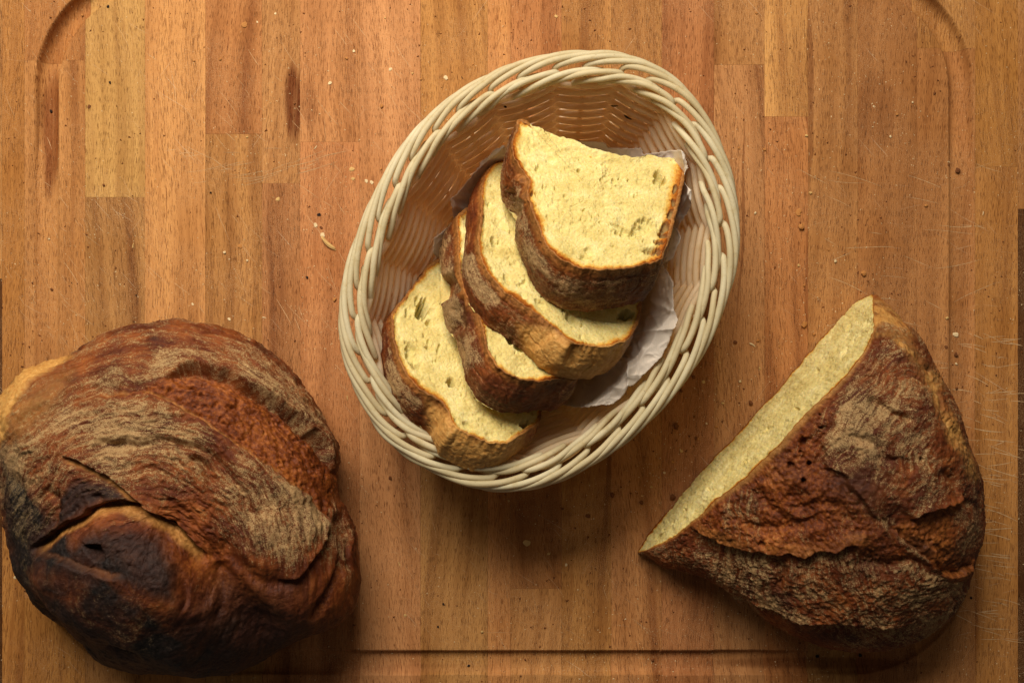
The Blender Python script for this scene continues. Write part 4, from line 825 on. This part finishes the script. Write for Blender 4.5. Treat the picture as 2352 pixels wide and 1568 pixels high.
def place(x, y):
    if y < 600 and x < 640: return 'above the round loaf'
    if x < 1180 and y < 480: return 'upper left of the basket'
    if x < 870 and y < 1000: return 'between round loaf and basket'
    if x < 100: return 'left of the round loaf'
    if y > 1490: return 'in the bottom juice groove'
    if y > 1080 and x < 1440: return 'on the board below the basket'
    if x > 2140 and y > 1000: return 'behind the cut loaf'
    if x > 1940 and y < 900: return 'on the board above the cut loaf'
    if x > 1600 and y < 700: return 'right of the basket'
    if y < 480: return 'on the board above the basket rim'
    return 'between basket and cut loaf'
FORM = {'chunk': 'bread crumb', 'flake': 'crust flake', 'sliver': 'crust sliver'}
CN = {'pale': 'cream', 'tan': 'golden', 'orange': 'orange', 'brown': 'brown', 'black': 'black'}
rows = {}
for c in CR:
    szn = 'large' if c[2] >= 12 else ('small' if c[2] >= 7.5 else 'tiny'); rows.setdefault((szn, c[3], c[4], place(c[0], c[1])), []).append(c)
ORD = {2: ('the upper of two', 'the lower of two'), 3: ('uppermost of three', 'middle one of three', 'lowest of three'), 4: ('uppermost of four', 'second from top of four', 'third from top of four', 'lowest of four'),
       6: ('uppermost of six', 'second from top of six', 'third from top of six', 'fourth from top of six', 'fifth from top of six', 'lowest of six'),
       5: ('uppermost of five', 'second from top of five', 'middle one of five', 'fourth from top of five', 'lowest of five')}
for (szn, cn, fm, pl_), lst in rows.items():
    lst.sort(key=lambda c: c[1])
    for k, c in enumerate(lst):
        me = BM[fm, int(rng.integers(4)), cn]; o = bpy.data.objects.new({'chunk': 'crumb', 'flake': 'crust_flake', 'sliver': 'crust_sliver'}[fm], me); SC.collection.objects.link(o)
        z = float(groove_z(np.array([c[0]]), np.array([c[1]]))[0]); wx, wy = g(c[0], c[1]); o.location = (wx, wy, z - .00012)
        o.rotation_euler = (rng.uniform(-.12, .12), rng.uniform(-.12, .12), -.75 if c[2] > 30 else rng.uniform(0, 6.28)); sz = c[2] * S * 1.05; o.scale = (sz, sz, sz)
        lab = f'{szn} {CN[cn]} {FORM[fm]} {pl_}'
        if len(lst) > 1 and len(lst) in ORD: lab += ', ' + ORD[len(lst)][k]
        tag(o, lab, 'crumb' if fm == 'chunk' else 'crust flake', 'crumbs scattered ' + pl_)
# crumbs caught in the basket wall
for (x, y, sz, lab) in ((1440, 268, 22, 'black burnt crust sliver stuck in the far inner basket wall'), (1160, 424 - 180, 9, 'tiny black burnt fleck on the upper left inner basket wall'), (1409, 243, 17, 'thin dark crust sliver stuck between weavers at the basket back')):
    P = bowl_hit(np.array([float(x)]), np.array([float(y)]), .0015)[0]
    o = bpy.data.objects.new('burnt_flake', BM['sliver' if sz > 10 else 'chunk', 1, 'black']); SC.collection.objects.link(o); o.location = P; o.rotation_euler = (.9, 0, -.5 if x == 1440 else 0); o.scale = (sz * S * .8,) * 3
    tag(o, lab, 'crust flake')

# fine crumb dust too small to count
def dust(name, nd, r0, r1, mat, label, seed, clusters, base):
    rg = np.random.default_rng(seed); dx = rg.uniform(-30, 2380, nd); dy = rg.uniform(-30, 1600, nd); w = base + .9 * sm(.45, .7, fbm(np.column_stack([dx, dy, dx * 0]), .006, 3, seed))
    for (cx_, cy_, r_, k_) in clusters: w = w + k_ * np.exp(-((dx - cx_) ** 2 + (dy - cy_) ** 2) / r_ ** 2)
    keep = rg.uniform(0, 1, nd) < w; dx, dy = dx[keep], dy[keep]; n_ = len(dx)
    r_ = r0 + r1 * rg.uniform(0, 1, n_) ** 5; X, Y = g(dx, dy); Z = groove_z(dx, dy)
    tet = np.array([(1, 0, -.15), (-.5, .87, -.15), (-.5, -.87, -.15), (.1, .1, .8)]); an = rg.uniform(0, 6.28, n_); ca, sa = np.cos(an), np.sin(an); st_ = rg.uniform(.6, 1.9, n_)
    V = np.stack([X[:, None] + r_[:, None] * (tet[None, :, 0] * ca[:, None] * st_[:, None] - tet[None, :, 1] * sa[:, None]), Y[:, None] + r_[:, None] * (tet[None, :, 0] * sa[:, None] * st_[:, None] + tet[None, :, 1] * ca[:, None]), Z[:, None] + r_[:, None] * tet[None, :, 2]], -1)
    F = (np.arange(n_)[:, None, None] * 4 + np.array([(0, 1, 3), (1, 2, 3), (2, 0, 3)])[None]).reshape(-1, 3)
    tag(obj(name, mesh(name, V.reshape(-1, 3), F, False), mat), label, 'crumb dust', kind='stuff')
CLU = [(1690, 900, 60, 1.), (1580, 1030, 60, 1.), (1500, 1130, 50, 1.), (1640, 960, 110, .8), (1760, 830, 90, .5), (1540, 1090, 80, .7), (800, 400, 120, .6), (740, 530, 80, .6), (900, 180, 140, .5), (1850, 520, 90, .5), (700, 720, 140, .3)]
dust('crumb_dust', 30000, .00012, .00042, BITS['pale'], 'fine pale crumb dust sprinkled over the wooden board', 300, CLU, .22)
dust('crust_dust', 12000, .00016, .00085, BITS['brown'], 'fine dark brown crust specks sprinkled over the wooden board', 301, [(1600, 960, 120, .9), (1850, 700, 120, .5), (1400, 1180, 120, .3), (2180, 850, 120, .5), (1990, 1510, 150, .6)], .10)

# knife scratches in the board: hair-thin pale cuts, past counting
def scratches():
    rg = np.random.default_rng(55); V = []; F = []
    def stroke(x, y, L, a, w):
        n = max(3, int(L / 5)); t = np.linspace(-.5, .5, n); bend = rg.uniform(-.04, .04) * L; xs = x + math.cos(a) * t * L - math.sin(a) * bend * t * t * 4; ys = y + math.sin(a) * t * L + math.cos(a) * bend * t * t * 4
        wd = w * np.sqrt(np.clip(1 - (2 * t) ** 2, .02, 1)) * rg.uniform(.6, 1.2, n); nx, ny = -math.sin(a), math.cos(a)
        for sg in (-1, 1):
            px_, py_ = xs + sg * wd * nx, ys + sg * wd * ny; X, Y = g(px_, py_); V.append(np.stack([X, Y, groove_z(px_, py_) + .00009], -1))
        b0 = sum(len(v) for v in V) - 2 * n; i = np.arange(n - 1); F.append(np.stack([b0 + i, b0 + n + i, b0 + n + i + 1, b0 + i + 1], 1))
    for _ in range(95): stroke(rg.normal(2272, 38), rg.uniform(760, 1480), rg.uniform(12, 80), rg.normal(.14, .17), rg.uniform(.45, 1.0))
    for _ in range(40): stroke(rg.uniform(1850, 2300), rg.uniform(380, 960), rg.uniform(30, 130), rg.normal(.15, .3), rg.uniform(.30, .60))
    for _ in range(150): stroke(rg.uniform(-20, 1000), rg.uniform(60, 900), rg.uniform(12, 80), rg.normal(.92, .22), rg.uniform(.20, .48))
    for _ in range(26): stroke(rg.uniform(380, 760), rg.uniform(340, 420), rg.uniform(30, 110), rg.normal(-.2, .1), rg.uniform(.25, .45))
    for _ in range(120): stroke(rg.uniform(830, 1900), rg.uniform(1150, 1480), rg.uniform(12, 70), rg.normal(.8, .35), rg.uniform(.10, .24))
    for _ in range(90): stroke(rg.uniform(100, 240), rg.uniform(420, 900), rg.uniform(8, 34), rg.normal(.95, .2), rg.uniform(.14, .4))
    o = obj('knife_scratches', mesh('knife_scratches', np.vstack(V), np.vstack(F), False), mat_bit('bare_scratched_wood', (.44, .26, .12), (.60, .39, .20)), board); o['kind'] = 'stuff'
scratches()
